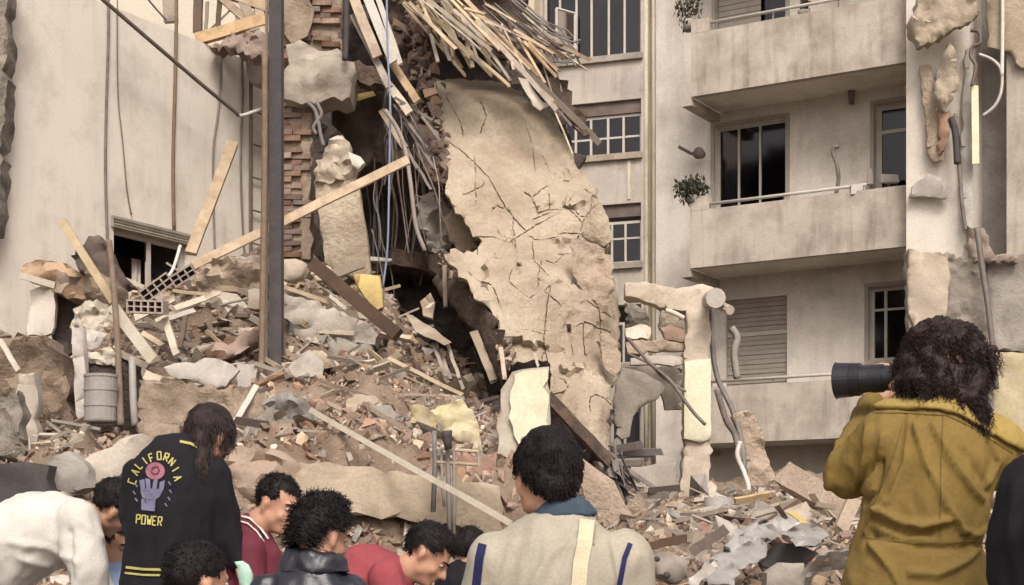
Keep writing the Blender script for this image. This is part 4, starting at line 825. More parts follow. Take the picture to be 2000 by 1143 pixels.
# ---------------------------------------------------------------- middle and left heap: traced large pieces
for i, (o, Y, th, rg, m, lb) in enumerate((
    ([(372, 548), (392, 522), (440, 505), (500, 512), (520, 530), (515, 575), (470, 600), (410, 598), (380, 580)], 19.6, .8, .12, 'slab_low', 'large rounded tan lump of plaster below the long plank'),
    ([(440, 505), (500, 498), (556, 508), (556, 535), (500, 540), (455, 525)], 20.2, .5, .07, 'concrete_pale', 'pale flat lump on the crest of the heap left of the steel column'),
    ([(553, 508), (578, 506), (602, 518), (590, 540), (568, 548), (553, 544)], 19.6, .3, .02, 'concrete_pale', 'clean pale corner block just right of the steel column'),
    ([(553, 572), (600, 585), (660, 606), (712, 628), (740, 652), (732, 672), (690, 672), (640, 660), (590, 640), (553, 622)], 18.9, .6, .05, 'concrete', 'thick grey brown concrete beam slanting on the heap right of the steel column'),
    ([(640, 650), (690, 668), (728, 676), (722, 700), (704, 712), (672, 700), (640, 690), (630, 670)], 18.6, .5, .05, 'concrete_grey', 'dark grey lower half of the broken beam on the heap'),
    ([(575, 640), (610, 646), (640, 656), (632, 680), (600, 672), (576, 658)], 18.5, .25, .04, 'shutter', 'greenish grey slab corner left of the broken beam'),
    ([(484, 566), (514, 566), (514, 602), (482, 600)], 18.8, .3, .01, 'concrete_pale', 'squared whitish block left of the steel column'),
    ([(395, 690), (420, 668), (470, 650), (512, 640), (510, 668), (470, 690), (430, 702)], 17.9, .35, .08, 'rubble_red', 'reddish tiled slab tipped over left of the foot of the steel column'),
    ([(318, 716), (360, 706), (420, 700), (466, 722), (440, 756), (420, 762), (370, 742), (330, 732)], 16.5, .12, .03, 'concrete_pale', 'flat splintered tan slab lying above the long haired person'),
    ([(600, 690), (625, 684), (650, 700), (655, 716), (620, 720), (604, 708)], 17.4, .2, .04, 'slab', 'pale curved plaster flake right of the foot of the steel column'),
    ([(612, 520), (640, 518), (648, 540), (620, 548), (606, 536)], 19.9, .3, .04, 'yellow_plaster', 'mustard yellow lump near the crest of the heap'),
    ([(510, 790), (530, 772), (570, 768), (600, 790), (606, 830), (580, 860), (540, 862), (512, 840)], 15.6, .6, .12, 'concrete_grey', 'rough grey boulder of concrete in the middle of the heap'),
    ([(795, 792), (850, 800), (905, 778), (925, 800), (936, 850), (942, 878), (905, 868), (870, 850), (830, 842), (800, 826)], 15.6, .2, .05, 'yellow_plaster', 'slab with bright yellow plaster on the slope right of the middle'),
    ([(625, 862), (700, 872), (780, 884), (850, 905), (900, 920), (890, 934), (800, 916), (700, 900), (640, 890)], 15.0, .4, .07, 'rubble_red', 'dark red brickwork layer above the long concrete beam'),
    ([(575, 925), (600, 908), (640, 902), (700, 912), (800, 926), (900, 940), (976, 950), (984, 1042), (900, 1030), (800, 1018), (690, 1006), (640, 1000), (590, 985), (578, 960)], 14.3, .5, .012, 'concrete', 'long horizontal concrete beam behind the crouching people'),
    ([(545, 1000), (600, 990), (700, 1012), (820, 1024), (990, 1045), (1010, 1143), (1000, 1330), (540, 1330)], 14.5, .3, .04, 'mortar', 'rubble stone wall under the long horizontal beam'),
    ([(270, 742), (330, 738), (430, 762), (520, 770), (520, 880), (470, 900), (400, 900), (330, 880), (268, 850)], 15.9, .3, .05, 'mortar', 'brown dusty wall stump behind the long haired person'),
    ([(278, 830), (300, 824), (350, 830), (352, 872), (300, 880), (276, 866)], 15.2, .3, .03, 'mortar', 'squat brown block left of the long haired person'),
    ([(0, 660), (50, 654), (100, 664), (118, 690), (120, 730), (136, 770), (140, 850), (100, 870), (-60, 860), (-80, 670)], 16.8, .6, .09, 'dust', 'rough masonry stump at the far left below the white wall'),
    ([(34, 730), (68, 728), (70, 800), (66, 884), (48, 886), (44, 820), (30, 770)], 16.0, .25, .03, 'concrete_pale', 'beige leaning post fragment at the far left'),
    ([(56, 568), (84, 556), (112, 562), (108, 610), (100, 650), (52, 654)], 19.2, .15, .015, 'cream_wall', 'stub of white wall standing on the left masonry'),
    ([(104, 572), (132, 568), (154, 576), (148, 640), (134, 730), (122, 730), (112, 690), (98, 650)], 19.5, .15, .05, 'shade_rubble', 'black panel painted as the shade in the gap right of the white wall stub'),  # black panel stands in for the shadow in this gap
    ([(42, 520), (80, 506), (120, 512), (160, 530), (180, 560), (170, 590), (120, 572), (90, 560), (50, 545)], 19.0, .5, .10, 'rubble', 'ledge of broken bricks on top of the white wall stub'),
    ([(165, 480), (176, 464), (196, 460), (212, 476), (222, 505), (240, 540), (262, 560), (246, 566), (220, 552), (190, 540), (150, 524), (138, 500)], 18.8, .25, .06, 'wood_dark', 'curved dark brown timber panel below the broken window'),
    ([(160, 520), (220, 545), (245, 570), (240, 600), (210, 610), (180, 590), (160, 570)], 18.3, .3, .09, 'dust', 'brown dusty lump under the curved timber panel'),
    ([(0, 908), (50, 900), (92, 908), (90, 1010), (40, 1040), (-60, 1060), (-60, 915)], 13.6, .4, .03, 'steel', 'dark grey crate like box behind the man in white'),
    ([(92, 900), (130, 882), (160, 900), (180, 950), (150, 960), (96, 956)], 13.9, .4, .04, 'concrete_grey', 'grey slab leaning behind the man in white'),
    ([(-20, 770), (30, 760), (40, 840), (60, 900), (-20, 905)], 15.2, .3, .08, 'mottled', 'dark mottled stone at the left edge behind the man in white'),
    ([(160, 905), (200, 880), (250, 850), (300, 855), (290, 880), (240, 920), (190, 950)], 14.2, .15, .03, 'concrete_pale', 'pinkish pale slab lying left of the black jacket'),
    ([(430, 880), (470, 870), (540, 880), (600, 905), (590, 960), (560, 985), (470, 980), (440, 930)], 14.6, .4, .10, 'rubble', 'broken brown rubble lump above the man in maroon'),
    ([(860, 880), (900, 884), (970, 890), (972, 950), (930, 948), (880, 936)], 14.9, .3, .05, 'rubble_red', 'red brick lump left of the column stub'))):
    res = .10 if th > .3 else .08
    o_ = slab('fragment', o, Y, m, lb, 'concrete fragment' if 'concrete' in lb else 'wall fragment', thick=th, rough=rg, nsc=2.2, edge=.03, seed=100+i, res=res)
    o_.name = {14: 'concrete_beam', 3: 'concrete_beam', 15: 'rubble_wall', 23: 'curved_timber', 25: 'crate', 20: 'wall_stub'}.get(i, 'rubble_fragment')
    if i == 25: o_['category'] = 'crate'
    if i in (3, 14): o_['category'] = 'beam'
PK = [((122, 432, 18.2), (222, 590, 17.6), .085, 'wood_pale', 'long pale stick leaning up in front of the white wall'), ((222, 600, 17.5), (302, 708, 16.9), .12, 'white_board', 'broad white board sliding down the left heap'),
      ((284, 732, 16.4), (372, 766, 16.2), .09, 'wood_pale', 'pale batten above the long haired person'), ((322, 622, 17.6), (346, 694, 17.2), .075, 'wood_pale', 'short pale batten pointing down in the left heap'),
      ((340, 603, 17.9), (402, 582, 18), .06, 'white_board', 'upper of two short white slats on the left heap'), ((330, 622, 17.8), (380, 606, 17.8), .05, 'white_board', 'lower of two short white slats on the left heap'),
      ((262, 622, 17.8), (340, 582, 18), .075, 'wood_pale', 'pale plank rising to the right on the left heap'), ((240, 545, 19), (282, 562, 18.8), .05, 'white_board', 'small white strip under the broken window'),
      ((500, 756, 16), (458, 826, 15.6), .055, 'white_board', 'thin white stick beside the long haired head'), ((608, 802, 15.3), (1000, 1024, 12.6), .050, 'white_board', 'long thin pale pole slanting down towards the central man'),
      ((610, 515, 19.4), (778, 655, 18.8), .15, 'wood_dark', 'dark square beam slanting down from the plaster column'), ((640, 540, 19.4), (710, 514, 19.2), .11, 'wood_grey', 'short grey plank crossing the top of the dark beam'),
      ((553, 560, 18.4), (640, 590, 18.2), .045, 'wood_pale', 'thin pale strip lying on the slanting concrete beam'), ((645, 578, 18.2), (676, 604, 18), .04, 'white_board', 'small bent white strip end on the slanting beam'),
      ((362, 620, 17.6), (352, 680, 17.2), .05, 'wood_dark', 'short dark stick among the pale battens'), ((0, 664, 16.4), (36, 724, 16.1), .05, 'white_board', 'thin white stick at the far left edge'),
      ((40, 538, 18.7), (108, 558, 18.6), .075, 'white_board', 'white lintel piece on the left wall stub'), ((235, 690, 16.9), (290, 716, 16.7), .07, 'wood_grey', 'grey plank end above the metal drum'),
      ((720, 800, 15.9), (730, 830, 15.8), .04, 'wood_pale', 'little upright pale splinter on the slope'), ((560, 690, 17.3), (610, 706, 17.2), .04, 'wood_grey', 'grey stick by the foot of the steel column'),
      ((760, 700, 17.4), (905, 772, 17), .04, 'wood_pale', 'thin pale stick lying along the slope edge'), ((1262, 1068, 13.2), (1342, 1052, 13.2), .07, 'wood_dark', 'dark plank lying right of the central man'),
      ((1352, 1078, 12.8), (1416, 1034, 12.8), .08, 'wood_dark', 'short dark beam tilted up near the crumpled sheets'), ((1545, 1000, 14.5), (1640, 1075, 14), .04, 'ochre', 'ochre strip right of the crumpled sheets'),
      ((1385, 960, 19), (1440, 985, 19), .05, 'white_board', 'small white strip at the foot of the cream post'), ((1640, 1040, 14), (1668, 975, 14.4), .12, 'slab_low', 'upright tan piece beside the photographer')]
for a, b, w, m, lb in PK: plank(a, b, w, m, lb, t=w*.6)
cable([(213, 470, 17.4), (222, 560, 17.3), (230, 680, 16.9), (236, 830, 16)], .035, 'rust', 'thin upright pole in front of the metal drum', 'pole', 'pole')
cable([(258, 700, 16.6), (260, 780, 16.4), (264, 832, 16.2)], .04, 'drum', 'short grey pole right of the metal drum', 'pole', 'pole')
cable([(352, 480, 19.6), (338, 525, 19.4), (322, 548, 19.2)], .02, 'pipe_white', 'pale curved cable hanging from the broken window')
t = empty('metal_drum', P(197, 825, 16.1), label='grey metal drum standing in the dark recess at the left', cat='drum')
c = P(197, 825, 16.2); h = P(197, 732, 16.2).z-c.z; m = MB(); m.tube([c, c+Vector((0, 0, h))], .16, 20); m.build('shell', 'drum', t, smooth=False)
for f in (.05, .35, .68, .97): MB().tube([c+Vector((0, 0, h*f-.012)), c+Vector((0, 0, h*f+.012))], .168, 20).build('hoop', 'drum', t)
slab('recess_shade', [(160, 700), (275, 700), (280, 850), (150, 850)], 16.9, 'shade_rubble', 'back of the recess behind the metal drum, painted dark as shade', 'wall', thick=.1, rough=.03, edge=.02, seed=150)  # dark sheet paints the shade behind the drum
slab('side_post', [(140, 640), (160, 640), (166, 720), (168, 830), (148, 836), (144, 730)], 16.5, 'concrete_pale', 'beige upright edge left of the metal drum', 'post', thick=.2, rough=.02, edge=.015, seed=151)
def crumple(o, Y, lb, mat, seed, rg=.14, th=.02, nsc=3.2):
    slab('crumpled_sheet', o, Y, mat, lb, 'metal sheet', thick=th, rough=rg, nsc=nsc, edge=.02, seed=seed, res=.06)
crumple([(150, 600), (176, 588), (206, 592), (214, 640), (196, 652), (160, 640), (140, 650)], 17.4, 'upper crumpled whitish sheet above the metal drum', 'white_board', 152)
crumple([(142, 650), (180, 644), (205, 650), (198, 672), (182, 684), (160, 680), (150, 690), (140, 670)], 17.1, 'folded cream sheet in the middle above the metal drum', 'concrete_pale', 153, .06)
crumple([(150, 690), (182, 686), (215, 676), (236, 700), (222, 716), (190, 712), (160, 708)], 16.8, 'lower bent whitish sheet forming a lid over the metal drum', 'white_board', 154, .07)
DS = [(1375, 1100, 12.0), (1600, 1020, 13.2), (1430, 1143, 11.7)]
crumple([(1372, 1112), (1398, 1082), (1424, 1060), (1446, 1030), (1480, 1018), (1540, 1010), (1560, 1022), (1530, 1040), (1504, 1062), (1490, 1090), (1452, 1108), (1434, 1143), (1380, 1143)], DS, 'long crumpled silvery sheet right of the central man', 'metal_sheet', 155, .13)
crumple([(1516, 1046), (1560, 1018), (1604, 1026), (1622, 1046), (1590, 1068), (1552, 1066)], DS, 'bulging silvery sheet at the top right of the crumpled metal', 'metal_sheet', 156, .13)
crumple([(1572, 1120), (1592, 1084), (1640, 1074), (1660, 1092), (1640, 1112), (1600, 1128), (1590, 1160)], 11.6, 'small shiny crumpled sheet beside the photographer', 'metal_sheet', 157, .15)
crumple([(1346, 1130), (1376, 1104), (1396, 1094), (1402, 1110), (1370, 1134), (1350, 1150)], 11.4, 'narrow bent pale strip left of the crumpled sheets', 'frame_white', 158, .05)
slab('shade_panel', [(1480, 1090), (1520, 1060), (1575, 1070), (1600, 1080), (1560, 1110), (1500, 1125)], 12.9, 'steel', 'dark panel painted as the shaded hollow under the bulging silvery sheet', 'panel', thick=.1, rough=.04, edge=.02, seed=159)  # flat dark piece stands in for the shaded hollow between the sheets
slab('ribbed_block', [(1500, 1120), (1530, 1098), (1570, 1100), (1575, 1160), (1500, 1165)], 11.9, 'concrete_grey', 'ribbed pinkish grey block at the bottom edge right', 'block', thick=.3, rough=.05, nsc=4, edge=.02, seed=160)
pmat('machine_paint', (.27, .24, .20), (.18, .16, .14), 8, rough=.6, bump=.5, dirt=(.12, .10, .08), dscale=7, damt=.6)
eb = slab('machine_part', [(1264, 1086), (1280, 1074), (1312, 1080), (1344, 1096), (1340, 1130), (1310, 1143), (1290, 1128), (1268, 1112)], 12.4, 'machine_paint', 'pale cast machine part with dark round holes near the bottom', 'machine part', thick=.22, rough=.03, nsc=3, edge=.015, seed=161, res=.05)
for x, y, r in ((1284, 1092, .028), (1303, 1124, .036)):
    c = P(x, y, 12.30); MB().tube([c+Vector((0, .05, 0)), c], r*.75, 12).build('hole_lining', 'steel', eb, smooth=True)
# rods with the bracket near the yellow plaster
br = empty('iron_bracket', P(872, 1080, 13.8), label='upright rusty iron bracket with rods standing in front of the long beam', cat='bracket')
for pts, r in (([(848, 842), (850, 900), (846, 1000)], .022), ([(874, 862), (876, 950), (880, 1090)], .022), ([(886, 870), (888, 980), (886, 1080)], .016), ([(862, 880), (864, 960), (868, 990)], .012)):
    MB().tube([P(x, y, 13.9) for x, y in pts], r, 6).build('rod', 'pipe_grey', br, smooth=True)
for a, b in (((850, 876), (934, 882)), ((850, 902), (934, 908)), ((934, 880), (936, 910))): MB().tube([P(*a, 13.9), P(*b, 13.9)], .014, 6).build('crossbar', 'wood_pale', br)
m = MB(); m.tube([P(872, 842, 13.8), P(873, 852, 13.8), P(874, 864, 13.8), P(876, 878, 13.8)], .05, 10, .03); m.build('cap', 'steel', br, smooth=True)
# hollow clay blocks
def clay(px, Y, rot, n, lb, w=.42, h=.15):
    t = empty('clay_block', P(*px, Y), label=lb, cat='clay block'); t.rotation_euler = rot; m = MB(); d = .2; fw = .018
    for b in ((0, h/2-fw/2, w, fw), (0, -h/2+fw/2, w, fw)): m.box((b[0], 0, b[1]), (b[2], d, b[3]))
    for r_ in range(1): m.box((0, .002, 0), (w-.01, d-.006, fw*.8))
    for i in range(n+1): m.box((-w/2+fw/2+i*(w-fw)/n, .001, 0), (fw, d-.004, h-2*fw))
    m.box((0, d*.3, 0), (w-.03, .02, h-.03)); m.build('shell', 'brick_dusty', t, local=True)
clay((305, 562), 17.9, (.2, -.65, .1), 4, 'hollow clay block with square holes tipped up below the window', .38, .15); clay((288, 600), 17.4, (.1, .05, -.1), 5, 'hollow clay block with dark holes lying flat on the left heap', .40, .14)
clay((355, 540), 18.7, (.1, -.6, .3), 3, 'broken clay block half buried near the crest of the left heap', .3, .14)
# ================================================================= loose rubble
GR = {'concrete_chunk': ('small broken concrete lump lying loose on the rubble heap', 'concrete lump', 'loose concrete lumps on the heap'),
      'brick_piece': ('broken red brick lying loose on the rubble heap', 'brick', 'loose bricks on the heap'),
      'wood_scrap': ('short splintered stick lying on the rubble heap', 'stick', 'short sticks on the heap')}
def pick():
    # a spot on the heap: more of them where the photograph shows rubble
    while True:
        x = R.uniform(-60, 2000); Y = R.uniform(11.8, 23.5)
        if x > 1100 and Y > 21.5: continue
        v = tpt(x, Y); py = PX(v)[1]
        if py < 1160: return x, Y, v
def placed(name, protos, n, s0, s1, flat=False, pw=2.2):
    lb, cat, gr = GR[name]
    for i in range(n):
        x, Y, v = pick(); o = bpy.data.objects.new(name, R.choice(protos)); COL.objects.link(o)
        s = s0+(s1-s0)*R.random()**pw; o.scale = (s, s, s); o.rotation_euler = (R.uniform(-.5, .5), R.uniform(-.5, .5), R.uniform(0, 6.3)) if flat else (R.uniform(-3, 3), R.uniform(-3, 3), R.uniform(0, 6.3))
        o.location = v+Vector((0, 0, s*(.02 if name == 'brick_piece' else .1))); tag(o, lb, cat, gr)
def proto(tpls, mats, name):
    out = []
    for i, (v, f) in enumerate(tpls):
        me = MB().add(v, f).mesh(name); me.materials.append(MATS[mats[i % len(mats)]]); out.append(me)
    return out
placed('concrete_chunk', proto(CH[:14]+FLAT[:6], ['concrete', 'concrete_pale', 'slab_low', 'concrete_pale', 'concrete_grey'], 'concrete_chunk'), 285, .07, .32)
bt = [hull_tpl(.12, .06, .038, 16, .97) for _ in range(6)]+[hull_tpl(.08, .06, .04, 12, .9) for _ in range(4)]
placed('brick_piece', proto(bt, ['brick_dusty', 'brick_dusty', 'brick_b'], 'brick_piece'), 260, .7, 1.1, pw=1)
sp_ = []
for i in range(8):
    m = MB().beam((-R.uniform(.3, .6), 0, 0), (R.uniform(.3, .6), 0, 0), R.uniform(.03, .07), R.uniform(.015, .03), 2, .012); me = m.mesh('wood_scrap'); me.materials.append(MATS[['wood_pale', 'wood_grey', 'wood_grey', 'wood_dark'][i % 4]]); sp_.append(me)
placed('wood_scrap', sp_, 130, .4, 1.0, True, 1.3)
def scatter(n, tpls, s0, s1, name, mat, region, lab):
    m = MB(); k = 0
    while k < n:
        x, Y, v = pick()
        if not region(x, PX(v)[1], Y): continue
        k += 1; T = R.choice(tpls); s = s0+(s1-s0)*R.random()**2.5; M = rrot(); v = v+Vector((0, 0, R.uniform(-.35, .25)*s))
        m.add([v+M@(p*s) for p in T[0]], T[1])
    m.build(name, mat, kind='stuff', label=lab)
red = lambda x, y, Y: (560 < x < 960 and y > 660) or (x < 330 and R.random() < .5) or (R.random() < .25)
scatter(9500, CH+FLAT, .018, .11, 'rubble', 'rubble', lambda x, y, Y: not (600 < x < 940 and y > 700) or R.random() < .5, 'fine beige rubble covering the heap')
scatter(5200, CH+FLAT, .018, .09, 'brick_rubble', 'rubble_red', red, 'fine reddish brick rubble covering the heap')
scatter(3000, CH+FLAT, .015, .08, 'plaster_rubble', 'rubble_pale', lambda x, y, Y: True, 'fine pale plaster bits covering the heap')
# a denser tangle of boards and plates on the left crest
LG = [(140, 520, 16.6, 20.5, 90), (540, 780, 16.5, 20, 26), (380, 560, 14.6, 17, 14), (0, 160, 14.2, 16.5, 16), (1230, 1640, 12.4, 19, 34)]
for (x0, x1, y0, y1, n) in LG:
    for i in range(n):
        x = R.uniform(x0, x1); Y = R.uniform(y0, y1); v = tpt(x, Y, R.uniform(.0, .16)); a = R.choice([R.uniform(-.7, .5), R.uniform(2.4, 3.6), R.uniform(.5, 1.3)]); L = R.uniform(.18, .65); d = Vector((math.cos(a), R.uniform(-.5, .5), -math.sin(a)*.6))*L
        w = R.uniform(.025, .075)
        MB().beam(v-d*.5+Vector((0, 0, .05)), v+d*.5+Vector((0, 0, .05)), w, w*R.uniform(.25, .6), 3, .014, R.uniform(-.9, .9)).build('splintered_board', R.choice(['wood_pale', 'wood_grey', 'wood_grey', 'wood_dark', 'wood_grey', 'wood', 'rust']),
            label='splintered board sticking out of the tangle on the heap', cat='board', group='splintered boards in the heap')
pl_ = proto([hull_tpl(R.uniform(.9, 1.3), R.uniform(.5, .9), R.uniform(.12, .25), 13, .8) for _ in range(12)], ['concrete', 'slab_low', 'concrete_pale', 'dust', 'concrete_grey', 'rubble_red'], 'broken_plate')
for i in range(26):
    x = R.choice([R.uniform(540, 960), R.uniform(240, 520), R.uniform(1240, 1640), R.uniform(560, 940)]); Y = R.uniform(15.2, 18.8) if x < 1000 else R.uniform(12.6, 17); v = tpt(x, Y); cx, cy = PX(v); w = R.uniform(28, 62); h = R.uniform(12, 30); tl = R.uniform(-.35, .45); k = R.randint(7, 10)
    o = []
    for q in range(k):
        a = 6.2832*q/k+R.uniform(-.25, .25); rr_ = R.uniform(.75, 1.15); ex, ey = math.cos(a)*w*rr_, math.sin(a)*h*rr_; o.append((cx+ex*math.cos(tl)-ey*math.sin(tl), cy+ex*math.sin(tl)+ey*math.cos(tl)))
    slab('masonry_mass', o, [(cx, cy-h, Y+.35), (cx, cy+h, Y-.35), (cx+w, cy, Y+R.uniform(-.2, .2))] if i % 2 else Y, R.choice(['mortar', 'dust', 'concrete', 'rubble_red', 'slab_low', 'concrete_grey']), 'larger lump of broken masonry half buried in the heap', 'masonry', 'half buried masonry lumps', thick=R.uniform(.15, .4), rough=R.uniform(.03, .08), nsc=R.uniform(2, 4), edge=.06, seed=300+i, res=.09)
for i in range(95):
    x, Y, v = pick(); s = R.uniform(.10, .30)
    if Y < 14.5 and 560 < x < 1000: continue
    o = bpy.data.objects.new('broken_plate', R.choice(pl_)); COL.objects.link(o); o.scale = (s, s, s); o.rotation_euler = (R.uniform(-.9, .5), R.uniform(-.5, .5), R.uniform(-.8, .8)); o.location = v+Vector((0, 0, s*.15))
    tag(o, 'flat broken plate of plaster or concrete lying in the heap', 'plate', 'flat broken plates in the heap')
m = MB()
for i in range(900):
    x, Y, v = pick(); a = R.uniform(0, 6.3); L = R.uniform(.08, .35); d = Vector((math.cos(a), math.sin(a)*.6, R.uniform(-.1, .6)))*L
    m.beam(v-d*.3+Vector((0, 0, .03)), v+d+Vector((0, 0, .05)), R.uniform(.01, .03), .01, 1, .005)
m.build('splinters', 'wood_pale', kind='stuff', label='tiny wood splinters strewn over the heap')
# debris hanging on edges of the traced pieces: bits along the upper masonry
# stones in the low wall under the long beam: separate pieces
rw = [o for o in COL.objects if o.name.startswith('rubble_wall')][0]
pr = proto([hull_tpl(.11, .06, .05, 14, .85) for _ in range(8)], ['concrete', 'brick_b', 'concrete_pale', 'mortar', 'slab_low'], 'stone')
z = 1.9; row = 0
while z > .9:
    x = P(560, 0, 14.4).x+R.uniform(0, .1)
    while x < P(985, 0, 14.4).x:
        lim = P(0, 1006+(1000+F*x/14.4-560)*.10, 14.4).z
        if z < lim-.05:
            o = bpy.data.objects.new('stone', R.choice(pr)); COL.objects.link(o); o.parent = rw; o.location = Vector((x, 14.38+R.uniform(0, .03), z))-rw.location
            o.rotation_euler = (R.uniform(-.3, .3), R.uniform(-.2, .2), R.uniform(-.2, .2)); s = R.uniform(.6, 1.15); o.scale = (s, 1, s*.8)
        x += R.uniform(.16, .26)
    z -= .095
# ================================================================= people
pmat('skin', (.44, .245, .16), (.39, .21, .135), 9, rough=.55, bump=.1, bscale=120, spec=.35, bdist=.004)
pmat('hair', (.012, .009, .009), (.008, .006, .007), 20, rough=.6, bump=.4, bscale=80, spec=.15, bdist=.01)
pmat('hair_brown', (.030, .018, .015), (.014, .009, .009), 20, rough=.55, bump=.4, bscale=80, spec=.2, bdist=.01)
pmat('olive_cloth', (.205, .138, .036), (.145, .096, .028), 3, rough=.85, bump=.35, bscale=60, dirt=(.18, .12, .025), dscale=3, damt=.3, bdist=.006)
pmat('olive_light', (.31, .225, .065), (.25, .18, .055), 3, rough=.85, bump=.3, bscale=60, bdist=.006)
pmat('olive_seam', (.13, .095, .03), (.10, .07, .025), 3)
pmat('beige_cloth', (.36, .325, .255), (.31, .28, .22), 3, rough=.85, bump=.3, bscale=70, bdist=.005)
pmat('strap_cloth', (.54, .48, .33), (.48, .42, .29), 6, rough=.8, bump=.3, bscale=120, bdist=.003)
pmat('white_cloth', (.54, .515, .47), (.48, .46, .41), 3, rough=.9, bump=.4, bscale=90, bdist=.005)
pmat('black_cloth', (.009, .008, .011), (.006, .006, .008), 4, rough=.85, bump=.3, bscale=90, bdist=.005)
pmat('black_leather', (.018, .018, .026), (.012, .012, .018), 4, rough=.38, bump=.4, bscale=25, spec=.5, bdist=.006)
pmat('navy', (.018, .02, .075), (.015, .016, .06), 4, rough=.8, bump=.2)
pmat('blue_cloth', (.28, .36, .52), (.22, .29, .44), 4, rough=.85, bump=.4, bscale=70, bdist=.005)
pmat('teal_cloth', (.05, .075, .10), (.04, .06, .08), 4, rough=.85, bump=.3)
pmat('denim', (.17, .23, .37), (.13, .18, .30), 4, rough=.9, bump=.4, bscale=70)
pmat('maroon', (.145, .028, .040), (.11, .02, .032), 4, rough=.8, bump=.3, bscale=60, bdist=.006)
pmat('red_cloth', (.26, .055, .065), (.21, .045, .055), 4, rough=.9, bump=.4, bscale=80, bdist=.006)
pmat('mint', (.42, .62, .50), (.36, .55, .44), 4, rough=.8, bump=.2)
pmat('letter_yellow', (.42, .38, .12), (.32, .28, .09), 9, rough=.8, bump=.2)
pmat('print_red', (.27, .12, .145), (.19, .07, .09), 9, rough=.8, bump=.2)
pmat('print_blue', (.16, .16, .23), (.11, .11, .17), 9, rough=.8, bump=.2)
pmat('camera_black', (.016, .016, .020), (.012, .012, .015), 9, rough=.35, bump=.1, spec=.5)
pmat('trim_white', (.6, .55, .48), (.5, .45, .4), 9, bump=.1)
pmat('eye_white', (.36, .31, .28), (.3, .26, .23), 9, bump=0, rough=.3)
TMP = bpy.data.collections.new('tmp')
def ell(mb, c, r, M=None, n=12):
    vs = []; fs = []; m = n//2+2
    for i in range(m+1):
        a = math.pi*i/m
        for k in range(n):
            b = 2*math.pi*k/n; p = Vector((r[0]*math.sin(a)*math.cos(b), r[1]*math.sin(a)*math.sin(b), r[2]*math.cos(a)))
            vs.append((M @ p if M else p)+Vector(c))
    for i in range(m):
        for k in range(n): fs.append((i*n+k, (i+1)*n+k, (i+1)*n+(k+1) % n, i*n+(k+1) % n))
    mb.add(vs, fs)
def loft(mb, secs, n=18):
    """secs: (centre, radius along side, radius across, side vector)"""
    vs = []; fs = []; m = len(secs)
    for i, (c, rx, ry, sv) in enumerate(secs):
        d = (Vector(secs[min(i+1, m-1)][0])-Vector(secs[max(i-1, 0)][0])).normalized(); s = Vector(sv); s = (s-d*s.dot(d)).normalized(); t = d.cross(s)
        for k in range(n):
            a = 2*math.pi*k/n; vs.append(Vector(c)+s*(rx*math.cos(a))+t*(ry*math.sin(a)))
    for i in range(m-1):
        for k in range(n): fs.append((i*n+k, i*n+(k+1) % n, (i+1)*n+(k+1) % n, (i+1)*n+k))
    fs += [tuple(range(n))[::-1], tuple((m-1)*n+k for k in range(n))]
    mb.add(vs, fs)
def limb(mb, pts, rs, n=12):
    """round tapered limb through the joints, ball at every joint"""
    for i in range(len(pts)-1):
        a = Vector(pts[i]); b = Vector(pts[i+1]); d = b-a; sv = d.cross(Vector((.3, .2, 1)))
        if sv.length < 1e-4: sv = Vector((1, 0, 0))
        loft(mb, [(a+d*t, rs[i]+(rs[i+1]-rs[i])*t, rs[i]+(rs[i+1]-rs[i])*t, sv) for t in (0, .33, .66, 1)], n)
    for p, r in zip(pts, rs): ell(mb, p, (r, r, r), n=n)
def remesh(mb, voxel, it=6, fac=.5):
    me = mb.mesh('tmp'); o = bpy.data.objects.new('tmp', me); COL.objects.link(o)
    m = o.modifiers.new('r', 'REMESH'); m.mode = 'VOXEL'; m.voxel_size = voxel
    if it: s = o.modifiers.new('s', 'SMOOTH'); s.iterations = it; s.factor = fac
    dg = bpy.context.evaluated_depsgraph_get(); dg.update(); out = bpy.data.meshes.new_from_object(o.evaluated_get(dg))
    bpy.data.objects.remove(o); bpy.data.meshes.remove(me); return out
def segd(p, a, b):
    ax, ay = a; bx, by = b; dx, dy = bx-ax, by-ay; L = dx*dx+dy*dy or 1e-9
    t = max(0, min(1, ((p[0]-ax)*dx+(p[1]-ay)*dy)/L)); return math.hypot(p[0]-ax-t*dx, p[1]-ay-t*dy)
def folds(me, amp=.006, sc=(6, 6, 3), seed=0, ridges=()):
    """cloth relief: noise along the normals, and hand traced fold ridges on the side that faces the camera"""
    ns = [v.normal.copy() for v in me.vertices]
    for v, n in zip(me.vertices, ns):
        p = v.co; q = Vector((p.x*sc[0]+seed, p.y*sc[1], p.z*sc[2]-seed)); w = noise.fractal(q, 1.0, 2.0, 3, noise_basis='PERLIN_ORIGINAL')
        w2 = noise.fractal(q*2.3, 1.0, 2.0, 2, noise_basis='PERLIN_ORIGINAL'); d = amp*(1-abs(w)*3.2)+amp*.45*(1-abs(w2)*3)
        if ridges and n.y < -.05:
            x = PX(p)
            for pl, wd, am in ridges:
                dm = min(segd(x, pl[i], pl[i+1]) for i in range(len(pl)-1))
                if dm < wd*3: d += am*math.exp(-(dm/wd)**2)
        v.co = p+n*d
def mesh_obj(me, name, mat, parent, **k):
    inv = wm(parent).inverted(); me.transform(inv); me.materials.clear(); me.materials.append(MATS[mat])
    me.polygons.foreach_set('use_smooth', [True]*len(me.polygons)); me.name = name
    o = bpy.data.objects.new(name, me); COL.objects.link(o); o.parent = parent; return tag(o, **k)
def headM(c, f, up):
    f = Vector(f).normalized(); r = f.cross(Vector(up)).normalized(); u = r.cross(f)
    return Matrix(((r.x, f.x, u.x, c.x), (r.y, f.y, u.y, c.y), (r.z, f.z, u.z, c.z), (0, 0, 0, 1)))
